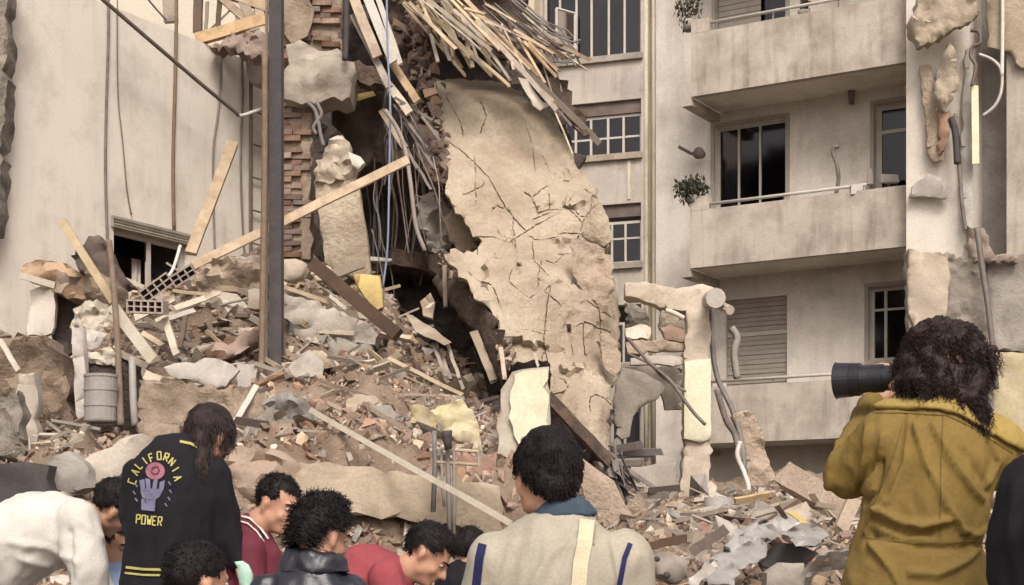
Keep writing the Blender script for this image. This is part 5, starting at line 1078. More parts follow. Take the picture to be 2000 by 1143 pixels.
def head_shape(mb, H, neck):
    q = H.to_3x3(); E = lambda c, r: ell(mb, H @ Vector(c), r, q, 16)
    E((0, -.012, .028), (.075, .095, .088)); E((0, .028, -.028), (.060, .060, .085)); E((0, .045, -.085), (.040, .042, .030)); E((0, .074, .020), (.050, .020, .012))
    for s in (-1, 1):
        E((s*.036, .060, -.034), (.022, .022, .022)); E((s*.079, -.006, -.012), (.008, .018, .031)); E((s*.078, -.002, -.038), (.008, .010, .010)); E((s*.05, .01, -.06), (.016, .04, .03))
    limb(mb, [H @ Vector((0, .090, .012)), H @ Vector((0, .113, -.028))], [.008, .013]); E((0, .100, -.033), (.017, .012, .009))
    E((0, .086, -.055), (.023, .012, .0065)); E((0, .084, -.067), (.020, .012, .007)); E((0, .082, -.094), (.020, .016, .015))
    limb(mb, [H @ Vector((0, -.018, -.055)), neck], [.054, .062], 14)
def strands(mb, roots, L, r=.0018, grav=.3, curl=0, segs=4, comb=None, spread=.5):
    for p, n in roots:
        l = L*R.uniform(.5, 1.15); cv = comb or Vector((0, 0, -.3)); cv = cv-n*cv.dot(n)*.9; d = (n*spread+cv+Vector((0, 0, -.25*max(0, n.z)))+Vector((R.gauss(0, .14), R.gauss(0, .14), R.gauss(0, .14)))).normalized(); pts = [p-n*.004]; c = p.copy(); ph = R.uniform(0, 6); ax = n.cross(Vector((.3, .5, .8))).normalized()
        for i in range(segs):
            d = (d+Vector((0, 0, -grav/segs))).normalized(); c = c+d*(l/segs)
            pts.append(c+(ax*math.sin(ph+i*2.1)+n*math.cos(ph+i*2.1))*curl)
        mb.tube(pts, r, 3, r*.35)
def hair_cap(root, H, mat='hair', thick=.018, style='short', n=700, L=.03, seed=0, comb=None, curl=.002, extra=(), spread=.5, grav=.3):
    mb = MB(); q = H.to_3x3()
    thick *= .8; ell(mb, H @ Vector((0, -.016, .032)), (.074+thick, .094+thick, .085+thick), q, 26)
    for c, r in extra: ell(mb, H @ Vector(c), r, q, 16)
    me = remesh(mb, .0085, 4); Hi = H.inverted(); bm = bmesh.new(); bm.from_mesh(me)
    def face_zone(v):
        if style == 'full': return v.y > .075 and v.z < .03 and abs(v.x) < .06
        hl = .058+.25*abs(v.x)*.3
        if v.y > .035 and v.z < hl-(.03 if abs(v.x) > .062 else 0): return True
        if v.z < -.062: return True
        if abs(v.x) > .05 and -.035 < v.y < .04 and v.z < .012: return True
        if abs(v.x) > .05 and v.y >= -.045 and v.z < -.02: return True
        return False
    bm.normal_update(); kill = []; roots = []
    for v in bm.verts:
        l = Hi @ v.co
        w = noise.noise(v.co*26+Vector((seed, 0, 0)))*.007+noise.noise(v.co*70)*.003
        if face_zone(l): kill.append(v)
        else: v.co += v.normal*w; roots.append((v.co.copy(), v.normal.copy()))
    bmesh.ops.delete(bm, geom=kill, context='VERTS'); bm.to_mesh(me); bm.free()
    hc = mesh_obj(me, 'hair', mat, root)
    m = MB(); strands(m, [R.choice(roots) for _ in range(n)], L, comb=comb, curl=curl, spread=spread, grav=grav); m.build('strands', mat, hc, kind='stuff')
    return hc
def hand_shape(mb, wrist, d, palm_n, grip=.6, thumb_side=1, s=1.0):
    """palm, four curled fingers of unequal length and a thumb from the side of the palm"""
    d = Vector(d).normalized(); pn = Vector(palm_n); pn = (pn-d*pn.dot(d)).normalized(); sd = d.cross(pn)*thumb_side
    W_ = Vector(wrist)
    loft(mb, [(W_, .026*s, .019*s, sd), (W_+d*.03*s, .034*s, .017*s, sd), (W_+d*.07*s, .040*s, .015*s, sd), (W_+d*.092*s, .038*s, .012*s, sd)], 12)
    for i, (o, L) in enumerate(((.029, .068), (.010, .077), (-.010, .072), (-.029, .056))):
        p = W_+d*.088*s+sd*o*s; pts = [p]; a = 0; L *= s
        for k, f in enumerate((.45, .30, .25)):
            a += grip*(.55 if k == 0 else .8); q = d*math.cos(a)+pn*math.sin(a); p = p+q*L*f; pts.append(p)
        limb(mb, pts, [.0095*s, .009*s, .008*s, .0072*s], 8)
    p = W_+d*.025*s+sd*.030*s; q1 = (sd*.8+d*.6+pn*.25).normalized(); q2 = (d*.8+sd*.35+pn*.5).normalized()
    limb(mb, [p, p+q1*.038*s, p+q1*.038*s+q2*.032*s, p+q1*.038*s+q2*.032*s+(q2+pn*.3).normalized()*.022*s], [.013*s, .0115*s, .010*s, .0085*s], 8)
def person(label, D, torso, side, head, hdir, hup, arms, legs_fwd=(0, 1, 0), top='black_cloth', trousers='denim', pant_r=.075, name='person', hair=None, group=None, voxel=.0125,
           ridges=(), famp=.005, fsc=(6, 6, 3), seed=0, hands=None, eyes=True, body_vox=.0105, collar=None, torso_name='jacket'):
    px = lambda x, y, d=0: P(x, y, D+d)
    k = D/F; secs = []
    for s in torso:
        x, y, rx, ry = s[:4]; dd = s[4] if len(s) > 4 else 0; secs.append((px(x, y, dd), rx*k, ry, Vector(side)))
    pel = secs[0][0]; neck = secs[-1][0]
    root = empty(name, (pel.x, pel.y, 0), label=label, cat='person', group=group)
    H = headM(px(*head), hdir, hup)
    # body
    b = MB(); head_shape(b, H, neck); loft(b, [(c, max(.03, rx-.03), max(.03, ry-.03), sv) for c, rx, ry, sv in secs])
    jk = MB(); loft(jk, secs)
    hnd = []
    for i, a in enumerate(arms):
        pts = [px(*p) for p in a['p']]; rs = a['r']
        limb(jk, pts, rs, 14); limb(b, pts, [r*.6 for r in rs], 12)
        dirv = a.get('hd', (pts[-1]-pts[-2])); hand_shape(b, pts[-1]+Vector(dirv).normalized()*.0, dirv, a.get('pn', (0, 0, -1)), a.get('grip', .6), a.get('ts', 1 if i else -1))
    fw = Vector(legs_fwd).normalized(); rt = fw.cross(Vector((0, 0, 1))); tr = MB(); shoes = []
    top_z = pel.z
    for s in (-1, 1):
        hip = pel+rt*s*.09-Vector((0, 0, .02)); foot = Vector((hip.x+rt.x*s*.05, hip.y+rt.y*s*.05, .09)); mid = (hip+foot)/2; hl = (hip-foot).length/2
        L = max(.44, hl*1.005); kn = mid+fw*math.sqrt(max(0, L*L-hl*hl)); limb(tr, [hip, kn, foot], [pant_r+.02, pant_r-.005, .058], 12); limb(b, [hip, kn, foot], [.07, .05, .035], 10); shoes.append(foot)
    ell(tr, pel-Vector((0, 0, .03)), (secs[0][1]*.9, secs[0][2]*.95, .10))
    bm_ = remesh(b, body_vox, 4); body = mesh_obj(bm_, 'body', 'skin', root)
    jm = remesh(jk, voxel, 9); folds(jm, famp, fsc, seed, ridges); jo = mesh_obj(jm, torso_name, top, root)
    tm = remesh(tr, .02, 6); folds(tm, .006, (5, 5, 3), seed+3); mesh_obj(tm, 'trousers', trousers, root)
    for ft in shoes:
        m = MB(); loft(m, [(ft-fw*.09-Vector((0, 0, .045)), .030, .042, rt), (ft-fw*.02-Vector((0, 0, .035)), .042, .055, rt), (ft+fw*.07-Vector((0, 0, .05)), .046, .038, rt), (ft+fw*.15-Vector((0, 0, .06)), .042, .028, rt), (ft+fw*.18-Vector((0, 0, .065)), .025, .018, rt)], 14)
        m.build('shoe', 'frame_brown', root, smooth=True)
    if eyes:
        for s in (-1, 1):
            m = MB(); ell(m, H @ Vector((s*.031, .076, .003)), (.012, .010, .0075), H.to_3x3(), 10); m.build('eye', 'eye_white', body, smooth=True)
            m = MB(); ell(m, H @ Vector((s*.031, .0845, .003)), (.0055, .003, .0055), H.to_3x3(), 10); m.build('iris', 'hair', body, smooth=True)
            m = MB(); m.tube([H @ Vector((s*.012, .092, .020)), H @ Vector((s*.033, .090, .026)), H @ Vector((s*.052, .074, .020))], .0045, 6, .003); m.build('eyebrow', 'hair', body, smooth=True)
    if hair: hair_cap(root, H, **hair)
    return dict(root=root, jacket=jo, body=body, H=H, px=px, neck=neck)
def bvh_world(o):
    M = wm(o); return BVHTree.FromPolygons([M @ v.co for v in o.data.vertices], [tuple(p.vertices) for p in o.data.polygons])
def applique(tree, polys, name, mat, parent, lift=.004, sub=1):
    """flat cloth trim or lettering lying on the garment: outline points are dropped onto its surface"""
    m = MB()
    for pl in polys:
        hit = []
        for x, y in pl:
            d = Vector(((x-1000)/F, 1, (HY-y)/F)).normalized(); h = tree.ray_cast(Vector((0, 0, CZ)), d, 12)
            hit.append(h[0]-d*lift if h[0] else None)
        if any(h is None for h in hit): continue
        m.add(hit, [tuple(range(len(hit)))])
    if m.v: return m.build(name, mat, parent)
def ribbon(pts, w, n=8):
    out = []; P2 = []
    for i in range(len(pts)-1):
        for k in range(n): t = k/n; P2.append((pts[i][0]+(pts[i+1][0]-pts[i][0])*t, pts[i][1]+(pts[i+1][1]-pts[i][1])*t))
    P2.append(pts[-1])
    for i in range(len(P2)-1):
        a, b = P2[i], P2[i+1]; dx, dy = b[0]-a[0], b[1]-a[1]; L = math.hypot(dx, dy) or 1; nx_, ny_ = -dy/L*w/2, dx/L*w/2; ex, ey = dx/L*w*.12, dy/L*w*.12
        out.append([(a[0]-ex+nx_, a[1]-ey+ny_), (b[0]+ex+nx_, b[1]+ey+ny_), (b[0]+ex-nx_, b[1]+ey-ny_), (a[0]-ex-nx_, a[1]-ey-ny_)])
    return out
def trim_cut(src_obj, root, name, mat, keep, off=.010, **k):
    """a second cloth layer over part of a garment"""
    me = src_obj.data.copy(); M = wm(src_obj); bm = bmesh.new(); bm.from_mesh(me); bm.normal_update()
    ns = {v.index: v.normal.copy() for v in bm.verts}; kill = []
    for v in bm.verts:
        w = M @ v.co
        if not keep(w, v.normal): kill.append(v)
    for v in bm.verts: v.co += ns[v.index]*off
    bmesh.ops.delete(bm, geom=kill, context='VERTS')
    for it in range(14):
        bv = [v for v in bm.verts if v.is_boundary]; nw = []
        for v in bv:
            nb_ = [e.other_vert(v).co for e in v.link_edges if e.is_boundary]
            nw.append(v.co*.4+sum(nb_, Vector())*(.6/len(nb_)) if nb_ else v.co.copy())
        for v, c_ in zip(bv, nw): v.co = c_
    r = bmesh.ops.extrude_face_region(bm, geom=bm.faces[:])
    for v in [g for g in r['geom'] if isinstance(g, bmesh.types.BMVert)]: v.co -= v.normal*(off*.9)
    bmesh.ops.recalc_face_normals(bm, faces=bm.faces[:]); bm.to_mesh(me); bm.free(); me.materials.clear(); me.materials.append(MATS[mat]); me.name = name
    o = bpy.data.objects.new(name, me); COL.objects.link(o); o.parent = root; return tag(o, **k)

# ---- photographer -------------------------------------------------
RG = [([(1700, 835), (1690, 900), (1668, 950)], 7, .014), ([(1725, 850), (1715, 920), (1690, 965)], 6, .012), ([(1776, 815), (1768, 900), (1735, 985)], 7, .010), ([(1786, 830), (1812, 910), (1850, 990), (1880, 1035)], 7, .014),
      ([(1820, 830), (1860, 900), (1900, 960), (1915, 975)], 7, .013), ([(1715, 995), (1760, 1020), (1800, 1028), (1850, 1015)], 9, .018), ([(1730, 975), (1718, 1000), (1690, 1040)], 7, .012), ([(1700, 1062), (1740, 1110), (1760, 1150)], 8, .014),
      ([(1780, 1120), (1830, 1125), (1880, 1100), (1905, 1075)], 9, .016), ([(1880, 1036), (1905, 1045), (1925, 1030)], 6, .012), ([(1640, 870), (1618, 920), (1622, 950)], 9, .010), ([(1930, 860), (1950, 900), (1925, 950)], 7, .010),
      ([(1705, 1045), (1790, 1068), (1860, 1072), (1920, 1066)], 9, -.014), ([(1700, 1012), (1760, 1042), (1820, 1045)], 6, -.010), ([(1722, 900), (1712, 960), (1688, 985)], 5, -.020), ([(1880, 880), (1930, 960)], 8, -.008)]
ph = person('photographer in an olive yellow jacket with dark curly hair, aiming a long lens', 4.1,
    [(1800, 1290, 140, .15), (1795, 1220, 150, .155), (1790, 1143, 146, .15), (1795, 1075, 132, .13), (1798, 1050, 124, .12), (1812, 980, 122, .13), (1825, 900, 124, .13), (1832, 850, 118, .115), (1838, 815, 92, .09), (1842, 790, 58, .07)],
    (1, 0, 0), (1830, 728, .02), (-.86, .5, .0), (0, 0, 1),
    [dict(p=[(1742, 858), (1660, 925, .10), (1706, 800, .34)], r=[.085, .064, .046], hd=(.05, .15, 1), pn=(.6, 1, .2), grip=.7, ts=-1),
     dict(p=[(1930, 880), (1950, 912, .16), (1836, 790, .30)], r=[.080, .064, .050], hd=(-.8, .1, .9), pn=(-.7, 0, -.6), grip=.5, ts=1)],
    top='olive_cloth', voxel=.008, ridges=[(a_, b_*.75, c_*1.15) for a_, b_, c_ in RG], famp=.005, fsc=(7, 7, 4), body_vox=.0075, seed=2)
X = ph['root']; px = ph['px']
lim = [(1600, 770), (1690, 804), (1760, 803), (1850, 808), (1900, 832), (1985, 884), (2100, 900)]
def yl(x, L=lim):
    for i in range(len(L)-1):
        if L[i][0] <= x <= L[i+1][0]: return L[i][1]+(L[i+1][1]-L[i][1])*(x-L[i][0])/(L[i+1][0]-L[i][0])
    return L[-1][1]
trim_cut(ph['jacket'], X, 'shoulder_cape', 'olive_light', lambda w, n: PX(w)[1] < yl(PX(w)[0]) and w.y < 4.35, .014, label='lighter yellow shoulder cape')
m = MB()   # stand up collar
loft(m, [(px(1842, 815), .118, .088, (1, 0, 0)), (px(1842, 795), .098, .078, (1, 0, 0)), (px(1842, 772), .088, .072, (1, 0, 0)), (px(1842, 762), .080, .066, (1, 0, 0))], 20)
me = remesh(m, .009, 5); folds(me, .005, (9, 9, 6), 4); mesh_obj(me, 'collar', 'olive_light', X)
for pts in ([(1700, 806), (1760, 806), (1850, 811), (1900, 835), (1980, 886)], [(1842, 812), (1838, 900), (1836, 1050)], [(1690, 1050), (1790, 1064), (1930, 1058)], [(1762, 830), (1742, 900), (1706, 985)]):
    applique(bvh_world(ph['jacket']), ribbon(pts, 1.6, 12), 'seam', 'olive_seam', X, .003)
# curly hair
mb = MB()
for x, y, d, r in ((1834, 712, .02, .100), (1838, 694, .02, .096), (1864, 732, .0, .084), (1874, 765, -.02, .062), (1884, 786, -.05, .050), (1800, 732, -.01, .060), (1778, 722, .0, .040), (1826, 758, -.04, .050), (1902, 804, -.07, .034), (1912, 818, -.08, .018), (1888, 708, 0, .068)): ell(mb, px(x, y, d), (r, r, r), n=14)
me = remesh(mb, .008, 4)
bm = bmesh.new(); bm.from_mesh(me); bm.normal_update(); rts = []
for v in bm.verts:
    if (ph['H'].inverted() @ v.co).y > .07 and abs((ph['H'].inverted() @ v.co).x) < .05: continue
    w = noise.noise(v.co*24)*.020+noise.noise(v.co*60)*.009; v.co += v.normal*w; rts.append((v.co.copy(), v.normal.copy()))
bm.to_mesh(me); bm.free(); hc = mesh_obj(me, 'hair', 'hair_brown', X)
m = MB(); strands(m, [R.choice(rts) for _ in range(3200)], .060, .0015, .8, .0045, 8, Vector((.25, 0, -.9)), .10); m.build('strands', 'hair_brown', hc, kind='stuff')
# camera with a long lens, a thing of its own
a = px(1775, 736, .13); dl = Vector((-.88, .47, .0)).normalized()
cmr = empty('camera', a, label='black camera with a long telephoto lens held by the photographer', cat='camera')
def ring(nm, t0, t1, r0, r1, mat='camera_black'):
    t0 *= .86; t1 *= .86; r0 *= 1.06; r1 *= 1.06
    MB().tube([a+dl*t0, a+dl*(t0+(t1-t0)*.02), a+dl*(t1-(t1-t0)*.02), a+dl*t1], r0, 28, r1).build(nm, mat, cmr, smooth=False)
MB().box(a+dl*-.03+Vector((0, 0, .005)), (.06, .145, .10), Matrix.Rotation(math.atan2(dl.y, dl.x), 3, 'Z')).build('camera_body', 'camera_black', cmr)
MB().box(a+dl*-.03+Vector((0, 0, .065)), (.04, .06, .03), Matrix.Rotation(math.atan2(dl.y, dl.x), 3, 'Z')).build('prism', 'camera_black', cmr)
ring('mount', 0, .02, .034, .034); ring('barrel', .02, .075, .031, .031); ring('zoom_ring', .075, .115, .034, .034); ring('front_barrel', .115, .145, .031, .036)
ring('focus_ring', .145, .172, .039, .040); ring('hood', .172, .222, .040, .046); ring('glass', .219, .2225, .038, .038, 'steel')
for t in (.03, .045, .080, .088, .096, .104, .150, .158, .166): MB().tube([a+dl*t*.86, a+dl*(t*.86+.003)], .0372 if t < .12 else .0435, 28).build('grip_rib', 'camera_black', cmr)

# ---- central man ---------------------------------------------------
RGc = [([(1120, 1040), (1070, 1090), (1040, 1143)], 9, .010), ([(1125, 1060), (1090, 1143)], 6, .010), ([(1000, 1060), (975, 1143)], 9, .007), ([(1180, 1060), (1195, 1143)], 8, .008)]
ce = person('dark haired man in a beige jacket with navy stripes seen from behind', 4.2,
    [(1085, 1474, 120, .13), (1085, 1300, 130, .14), (1086, 1200, 136, .135), (1088, 1120, 142, .13), (1092, 1068, 132, .112), (1096, 1038, 104, .09), (1100, 1016, 68, .075), (1100, 1000, 50, .062)],
    (1, 0, 0), (1068, 935, .03), (-.28, .95, -.12), (0, 0, 1),
    [dict(p=[(965, 1092), (925, 1270, .05), (990, 1330, .30)], r=[.076, .062, .045]), dict(p=[(1218, 1092), (1250, 1270, .05), (1190, 1330, .30)], r=[.076, .062, .045])],
    top='beige_cloth', voxel=.010, ridges=RGc, famp=.005, fsc=(6, 6, 3), seed=6, hair=dict(thick=.018, n=3000, L=.022, comb=Vector((.1, 0, -.9)), spread=.02, grav=.5, extra=[((0, -.085, -.030), (.060, .030, .040)), ((.0, -.02, .112), (.05, .06, .022))]))
tr_ = bvh_world(ce['jacket']); X = ce['root']
applique(tr_, ribbon([(1147, 1018), (1142, 1060), (1134, 1100), (1128, 1175)], 29, 16), 'bag_strap', 'strap_cloth', X, .010)
applique(tr_, ribbon([(1165, 1018), (1160, 1062)], 3), 'cord', 'wood_grey', X, .008)
applique(tr_, ribbon([(942, 1064), (936, 1090), (930, 1143), (928, 1180)], 17), 'stripe', 'navy', X, .004)
applique(tr_, ribbon([(1231, 1062), (1220, 1090), (1210, 1143), (1206, 1180)], 10), 'stripe', 'navy', X, .004)
m = MB(); pxc = ce['px']
loft(m, [(pxc(1102, 1012), .092, .072, (1, 0, 0)), (pxc(1101, 1000), .080, .068, (1, 0, 0)), (pxc(1098, 988, .01), .066, .060, (1, 0, 0))], 18)
me = remesh(m, .008, 4); folds(me, .003, (9, 9, 6)); mesh_obj(me, 'collar', 'teal_cloth', X)

# ---- long haired person in the black jacket -------------------------
bj = person('long haired person in a black jacket with yellow lettering and an emblem on the back', 6.5,
    [(318, 1205, 78, .13), (320, 1150, 84, .135), (328, 1112, 90, .135), (338, 1050, 96, .135), (342, 980, 98, .135), (348, 925, 92, .12), (362, 890, 66, .10), (385, 868, 34, .07)],
    (1, .15, 0), (412, 850, .04), (.62, .75, -.35), (.1, 0, 1),
    [dict(p=[(268, 925), (262, 1010, .02), (285, 1090, .22)], r=[.062, .058, .045]), dict(p=[(422, 925), (440, 1020, .02), (462, 1095, .02)], r=[.066, .060, .048])],
    top='black_cloth', voxel=.012, famp=.006, seed=9, hair=dict(mat='hair_brown', thick=.014, style='full', n=1600, L=.075, comb=Vector((.15, -.05, -1.1)), curl=.002, grav=1.2, spread=.12,
    extra=[((0, -.06, -.05), (.068, .045, .08)), ((.045, -.04, -.13), (.042, .04, .08)), ((-.05, -.02, -.06), (.03, .045, .06))]))
tr_ = bvh_world(bj['jacket']); X = bj['root']
applique(tr_, ribbon([(352, 862), (372, 866), (392, 876), (408, 892)], 5), 'collar_trim', 'letter_yellow', X, .006)
applique(tr_, ribbon([(246, 1108), (280, 1112), (330, 1113)], 5), 'hem_stripe', 'letter_yellow', X, .006); applique(tr_, ribbon([(244, 1119), (280, 1123), (330, 1124)], 4), 'hem_stripe', 'letter_yellow', X, .006)
FONT = {'P': [[(0, 0), (0, 1)], [(0, 1), (.8, 1), (.8, .5), (0, .5)]], 'O': [[(0, 0), (0, 1), (.8, 1), (.8, 0), (0, 0)]], 'W': [[(0, 1), (.2, 0), (.45, .6), (.7, 0), (.9, 1)]], 'E': [[(.8, 0), (0, 0), (0, 1), (.8, 1)], [(0, .5), (.6, .5)]],
        'R': [[(0, 0), (0, 1), (.8, 1), (.8, .5), (0, .5)], [(.3, .5), (.85, 0)]], 'C': [[(.8, 0), (0, 0), (0, 1), (.8, 1)]], 'A': [[(0, 0), (.4, 1), (.8, 0)], [(.2, .4), (.6, .4)]], 'L': [[(0, 1), (0, 0), (.7, 0)]],
        'I': [[(.4, 0), (.4, 1)]], 'F': [[(0, 0), (0, 1), (.8, 1)], [(0, .5), (.6, .5)]], 'N': [[(0, 0), (0, 1), (.8, 0), (.8, 1)]]}
def letter(ch, cx, cy, w, h, ang, th):
    out = []
    for st in FONT[ch]:
        pts = []
        for a_, b_ in st:
            lx, ly = (a_-.42)*w, -(b_-.5)*h; pts.append((cx+lx*math.cos(ang)-ly*math.sin(ang), cy+lx*math.sin(ang)+ly*math.cos(ang)))
        out += ribbon(pts, th, 2)
    return out
for i, ch in enumerate('POWER'): applique(tr_, letter(ch, 270+i*10.6, 1014+i*1.1, 8.5, 17, .08, 2.4), 'letter', 'letter_yellow', X, .005)
arc = [(258, 940, -1.25), (264, 922, -1.05), (271, 909, -.85), (283, 900, -.65), (296, 894, -.35), (311, 890, -.05), (325, 893, .35), (336, 902, .7), (343, 917, 1.0), (347, 934, 1.25)]
for ch, (x, y, an) in zip('CALIFORNIA', arc): applique(tr_, letter(ch, x, y, 9, 15, an, 2.6), 'letter', 'letter_yellow', X, .005)
def disc(cx, cy, rx, ry, n=16, h=0): return [[(cx, cy), (cx+rx*math.cos(6.2832*i/n), cy+ry*math.sin(6.2832*i/n)), (cx+rx*math.cos(6.2832*(i+1)/n), cy+ry*math.sin(6.2832*(i+1)/n))] for i in range(n)]
applique(tr_, disc(303, 920, 19, 17), 'emblem_disc', 'print_red', X, .005)
applique(tr_, ribbon([(296, 917), (300, 912), (308, 912), (311, 919), (307, 926), (299, 926), (295, 921)], 2.4, 2), 'emblem_ring', 'maroon', X, .008)
fist = [[(272, 938), (282, 936), (284, 958), (275, 958)], [(284, 934), (293, 936), (294, 956), (286, 958)], [(300, 938), (308, 936), (306, 956), (297, 956)], [(312, 942), (322, 938), (320, 954), (310, 958)],
        [(274, 958), (290, 954), (290, 976), (278, 972)], [(290, 954), (306, 955), (304, 976), (290, 976)], [(306, 955), (320, 954), (312, 970), (304, 976)], [(276, 974), (304, 976), (302, 999), (276, 996)]]
applique(tr_, fist, 'emblem_fist', 'print_blue', X, .0055)
for x, y in ((266, 948), (262, 962), (266, 976), (331, 944), (333, 960), (330, 974), (324, 986)): applique(tr_, ribbon([(x-2, y-3), (x+2, y+3)], 3, 1), 'emblem_mark', 'print_blue', X, .0055)
slab('glove', [(458, 1098), (472, 1096), (484, 1104), (492, 1122), (490, 1150), (466, 1150), (464, 1120)], 6.1, 'mint', 'pale mint green glove or cloth beside the black jacket sleeve', 'cloth', thick=.04, rough=.010, nsc=9, edge=.004, res=.02, seed=170, smooth=True)

# ---- man in white ----------------------------------------------------
RGw = [([(20, 1060), (90, 1068), (150, 1100)], 7, .012), ([(40, 1090), (110, 1110), (140, 1143)], 7, .014), ([(135, 1040), (138, 1143)], 7, -.02), ([(160, 1020), (195, 1050)], 7, .01)]
person('man in a white jumper bending forward at the left edge of the picture', 7.0,
    [(-120, 1240, 84, .15), (-100, 1190, 88, .175), (-50, 1120, 90, .19), (15, 1070, 90, .185), (75, 1040, 90, .18), (125, 1032, 84, .16), (162, 1020, 60, .115), (188, 1008, 34, .065)],
    (0, 1, .0), (222, 990, .0), (.55, .50, -.66), (.7, 0, .7),
    [dict(p=[(150, 1020, -.13), (172, 1110, -.16), (185, 1230, -.10)], r=[.095, .085, .055]), dict(p=[(150, 1020, .13), (190, 1120, .2), (230, 1210, .15)], r=[.075, .06, .045])],
    top='white_cloth', voxel=.012, ridges=RGw, famp=.006, legs_fwd=(1, 0, 0), seed=12, hair=dict(thick=.012, n=900, L=.012, comb=Vector((0, 0, -.3)), spread=.3), torso_name='jumper')
# ---- blue shirt -------------------------------------------------------
person('crouching person in a light blue shirt between the white jumper and the black jacket', 7.3,
    [(240, 1300, 70, .13), (236, 1230, 75, .13), (232, 1160, 78, .125), (228, 1120, 64, .10), (224, 1100, 34, .07)], (1, .2, 0), (222, 1062, .02), (.8, -.35, -.3), (0, 0, 1),
    [dict(p=[(170, 1150), (172, 1240, .05), (200, 1290, .2)], r=[.06, .052, .042]), dict(p=[(285, 1150), (300, 1240, .05), (280, 1290, .2)], r=[.06, .052, .042])],
    top='blue_cloth', famp=.005, seed=14, hair=dict(thick=.012, n=600, L=.015), torso_name='shirt')
# ---- curly head at the bottom -----------------------------------------
person('crouching man with short dark curly hair at the bottom edge, left of the middle', 5.0,
    [(378, 1530, 80, .13), (376, 1420, 90, .13), (376, 1310, 105, .13), (376, 1250, 92, .11), (380, 1215, 50, .075)], (1, -.2, 0), (388, 1136, .02), (.78, .6, -.15), (0, 0, 1),
    [dict(p=[(275, 1290), (262, 1400, .05), (330, 1450, .25)], r=[.065, .055, .042]), dict(p=[(478, 1290), (490, 1400, .05), (430, 1450, .25)], r=[.065, .055, .042])],
    top='black_cloth', seed=16, hair=dict(mat='hair', thick=.013, n=1200, L=.008, curl=.002, comb=Vector((0, 0, -.2)), spread=.3, grav=.1))
# ---- maroon jacket ------------------------------------------------------
mr = person('young man in a maroon jacket with a striped collar looking down to the right', 6.7,
    [(470, 1310, 62, .15), (472, 1220, 62, .16), (476, 1130, 62, .17), (480, 1070, 56, .155), (492, 1036, 38, .10), (506, 1022, 28, .065)], (-.35, 1, 0), (543, 985, .0), (.84, -.50, -.40), (.25, 0, 1),
    [dict(p=[(486, 1075, -.15), (492, 1180, -.16), (540, 1260, -.14)], r=[.066, .058, .044]), dict(p=[(480, 1075, .15), (490, 1180, .2), (540, 1250, .15)], r=[.066, .058, .044])],
    top='maroon', seed=18, legs_fwd=(1, 0, 0), famp=.006, hair=dict(thick=.008, n=900, L=.010, comb=Vector((0, 0, 0)), spread=1, grav=0))
tr_ = bvh_world(mr['jacket'])
for k_, (w_, mt) in enumerate(((17, 'black_cloth'), (4, 'trim_white'))): applique(tr_, ribbon([(466, 1006), (488, 1012), (508, 1030), (524, 1052)], w_), 'collar_stripe' if k_ else 'collar', mt, mr['root'], .006+.003*k_)
applique(tr_, ribbon([(462, 1016), (484, 1022), (502, 1038), (516, 1058)], 3), 'collar_stripe', 'trim_white', mr['root'], .009)
# ---- spiky hair, leather jacket -----------------------------------------
sk = person('man with spiky black hair and a black leather jacket, seen from behind', 5.5,
    [(600, 1440, 85, .13), (600, 1330, 92, .13), (602, 1220, 98, .135), (606, 1150, 88, .12), (612, 1118, 62, .095), (616, 1092, 42, .072)], (1, -.2, 0), (628, 1046, .02), (.68, .68, -.25), (0, 0, 1),
    [dict(p=[(525, 1160), (512, 1270, .05), (570, 1330, .22)], r=[.068, .058, .044]), dict(p=[(682, 1160), (700, 1270, .05), (650, 1330, .22)], r=[.068, .058, .044])],
    top='black_leather', seed=20, famp=.008, hair=dict(thick=.020, n=1700, L=.026, comb=Vector((.3, 0, .0)), curl=.004, spread=.30, grav=.1, extra=[((0, -.09, -.03), (.065, .035, .05)), ((0, 0, .12), (.06, .075, .03)), ((-.05, -.03, .10), (.03, .03, .04))]))
m = MB(); q_ = sk['px']
loft(m, [(q_(612, 1120), .135, .10, (1, -.2, 0)), (q_(612, 1100), .118, .095, (1, -.2, 0)), (q_(616, 1082), .105, .088, (1, -.2, 0)), (q_(617, 1076), .095, .08, (1, -.2, 0))], 18)
me = remesh(m, .010, 4); folds(me, .006, (9, 9, 5)); mesh_obj(me, 'collar', 'black_leather', sk['root'])
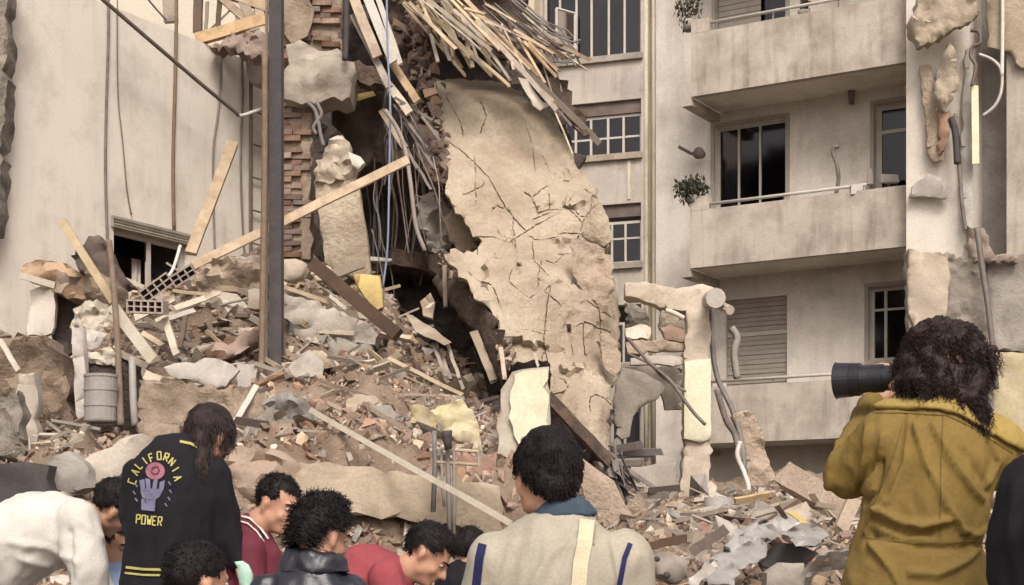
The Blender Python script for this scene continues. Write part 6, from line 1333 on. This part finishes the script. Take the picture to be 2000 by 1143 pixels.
# ---- red jumper ----------------------------------------------------------
person('dark haired man in a red jumper bending down before the stone wall', 6.5,
    [(600, 1250, 60, .13), (622, 1205, 62, .135), (668, 1160, 60, .145), (718, 1130, 56, .145), (758, 1122, 50, .12), (786, 1116, 34, .085), (800, 1110, 28, .065)], (0, 1, 0), (836, 1082, .0), (.72, -.12, -.68), (.65, 0, .75),
    [dict(p=[(755, 1128, -.14), (775, 1220, -.18), (850, 1270, -.15)], r=[.068, .058, .044]), dict(p=[(755, 1128, .14), (790, 1220, .2), (850, 1260, .15)], r=[.068, .058, .044])],
    top='red_cloth', seed=22, legs_fwd=(1, 0, 0), famp=.007, hair=dict(thick=.014, n=1400, L=.022, comb=Vector((.3, 0, -.4)), spread=.3, extra=[((0, .03, .095), (.06, .06, .03))]), torso_name='jumper')
# ---- black clothing at the right edge --------------------------------------
person('person in a plain black coat cut off by the right edge of the picture', 3.6,
    [(2085, 1400, 120, .14), (2085, 1260, 125, .145), (2082, 1143, 125, .145), (2080, 1040, 125, .135), (2085, 970, 118, .12), (2095, 925, 90, .09), (2105, 890, 55, .07)], (1, 0, 0), (2125, 800, .02), (.1, 1, 0), (0, 0, 1),
    [dict(p=[(1998, 955), (1980, 1110, .03), (2000, 1240, .15)], r=[.066, .056, .042]), dict(p=[(2180, 955), (2200, 1110, .03), (2180, 1240, .15)], r=[.066, .056, .042])],
    top='black_cloth', seed=24, famp=.012, fsc=(5, 5, 2.5), hair=dict(thick=.016, n=500, L=.02), trousers='black_cloth', torso_name='coat')
person('dark head half hidden behind the left shoulder of the central man', 9.0,
    [(914, 1300, 60, .13), (914, 1200, 62, .13), (914, 1130, 64, .12), (916, 1108, 40, .08), (918, 1098, 24, .06)], (1, 0, 0), (920, 1072, .02), (.3, .95, 0), (0, 0, 1),
    [dict(p=[(868, 1140), (862, 1210), (880, 1250, .2)], r=[.058, .05, .04]), dict(p=[(962, 1140), (966, 1210), (950, 1250, .2)], r=[.058, .05, .04])],
    top='black_cloth', seed=26, hair=dict(thick=.014, n=400, L=.015))
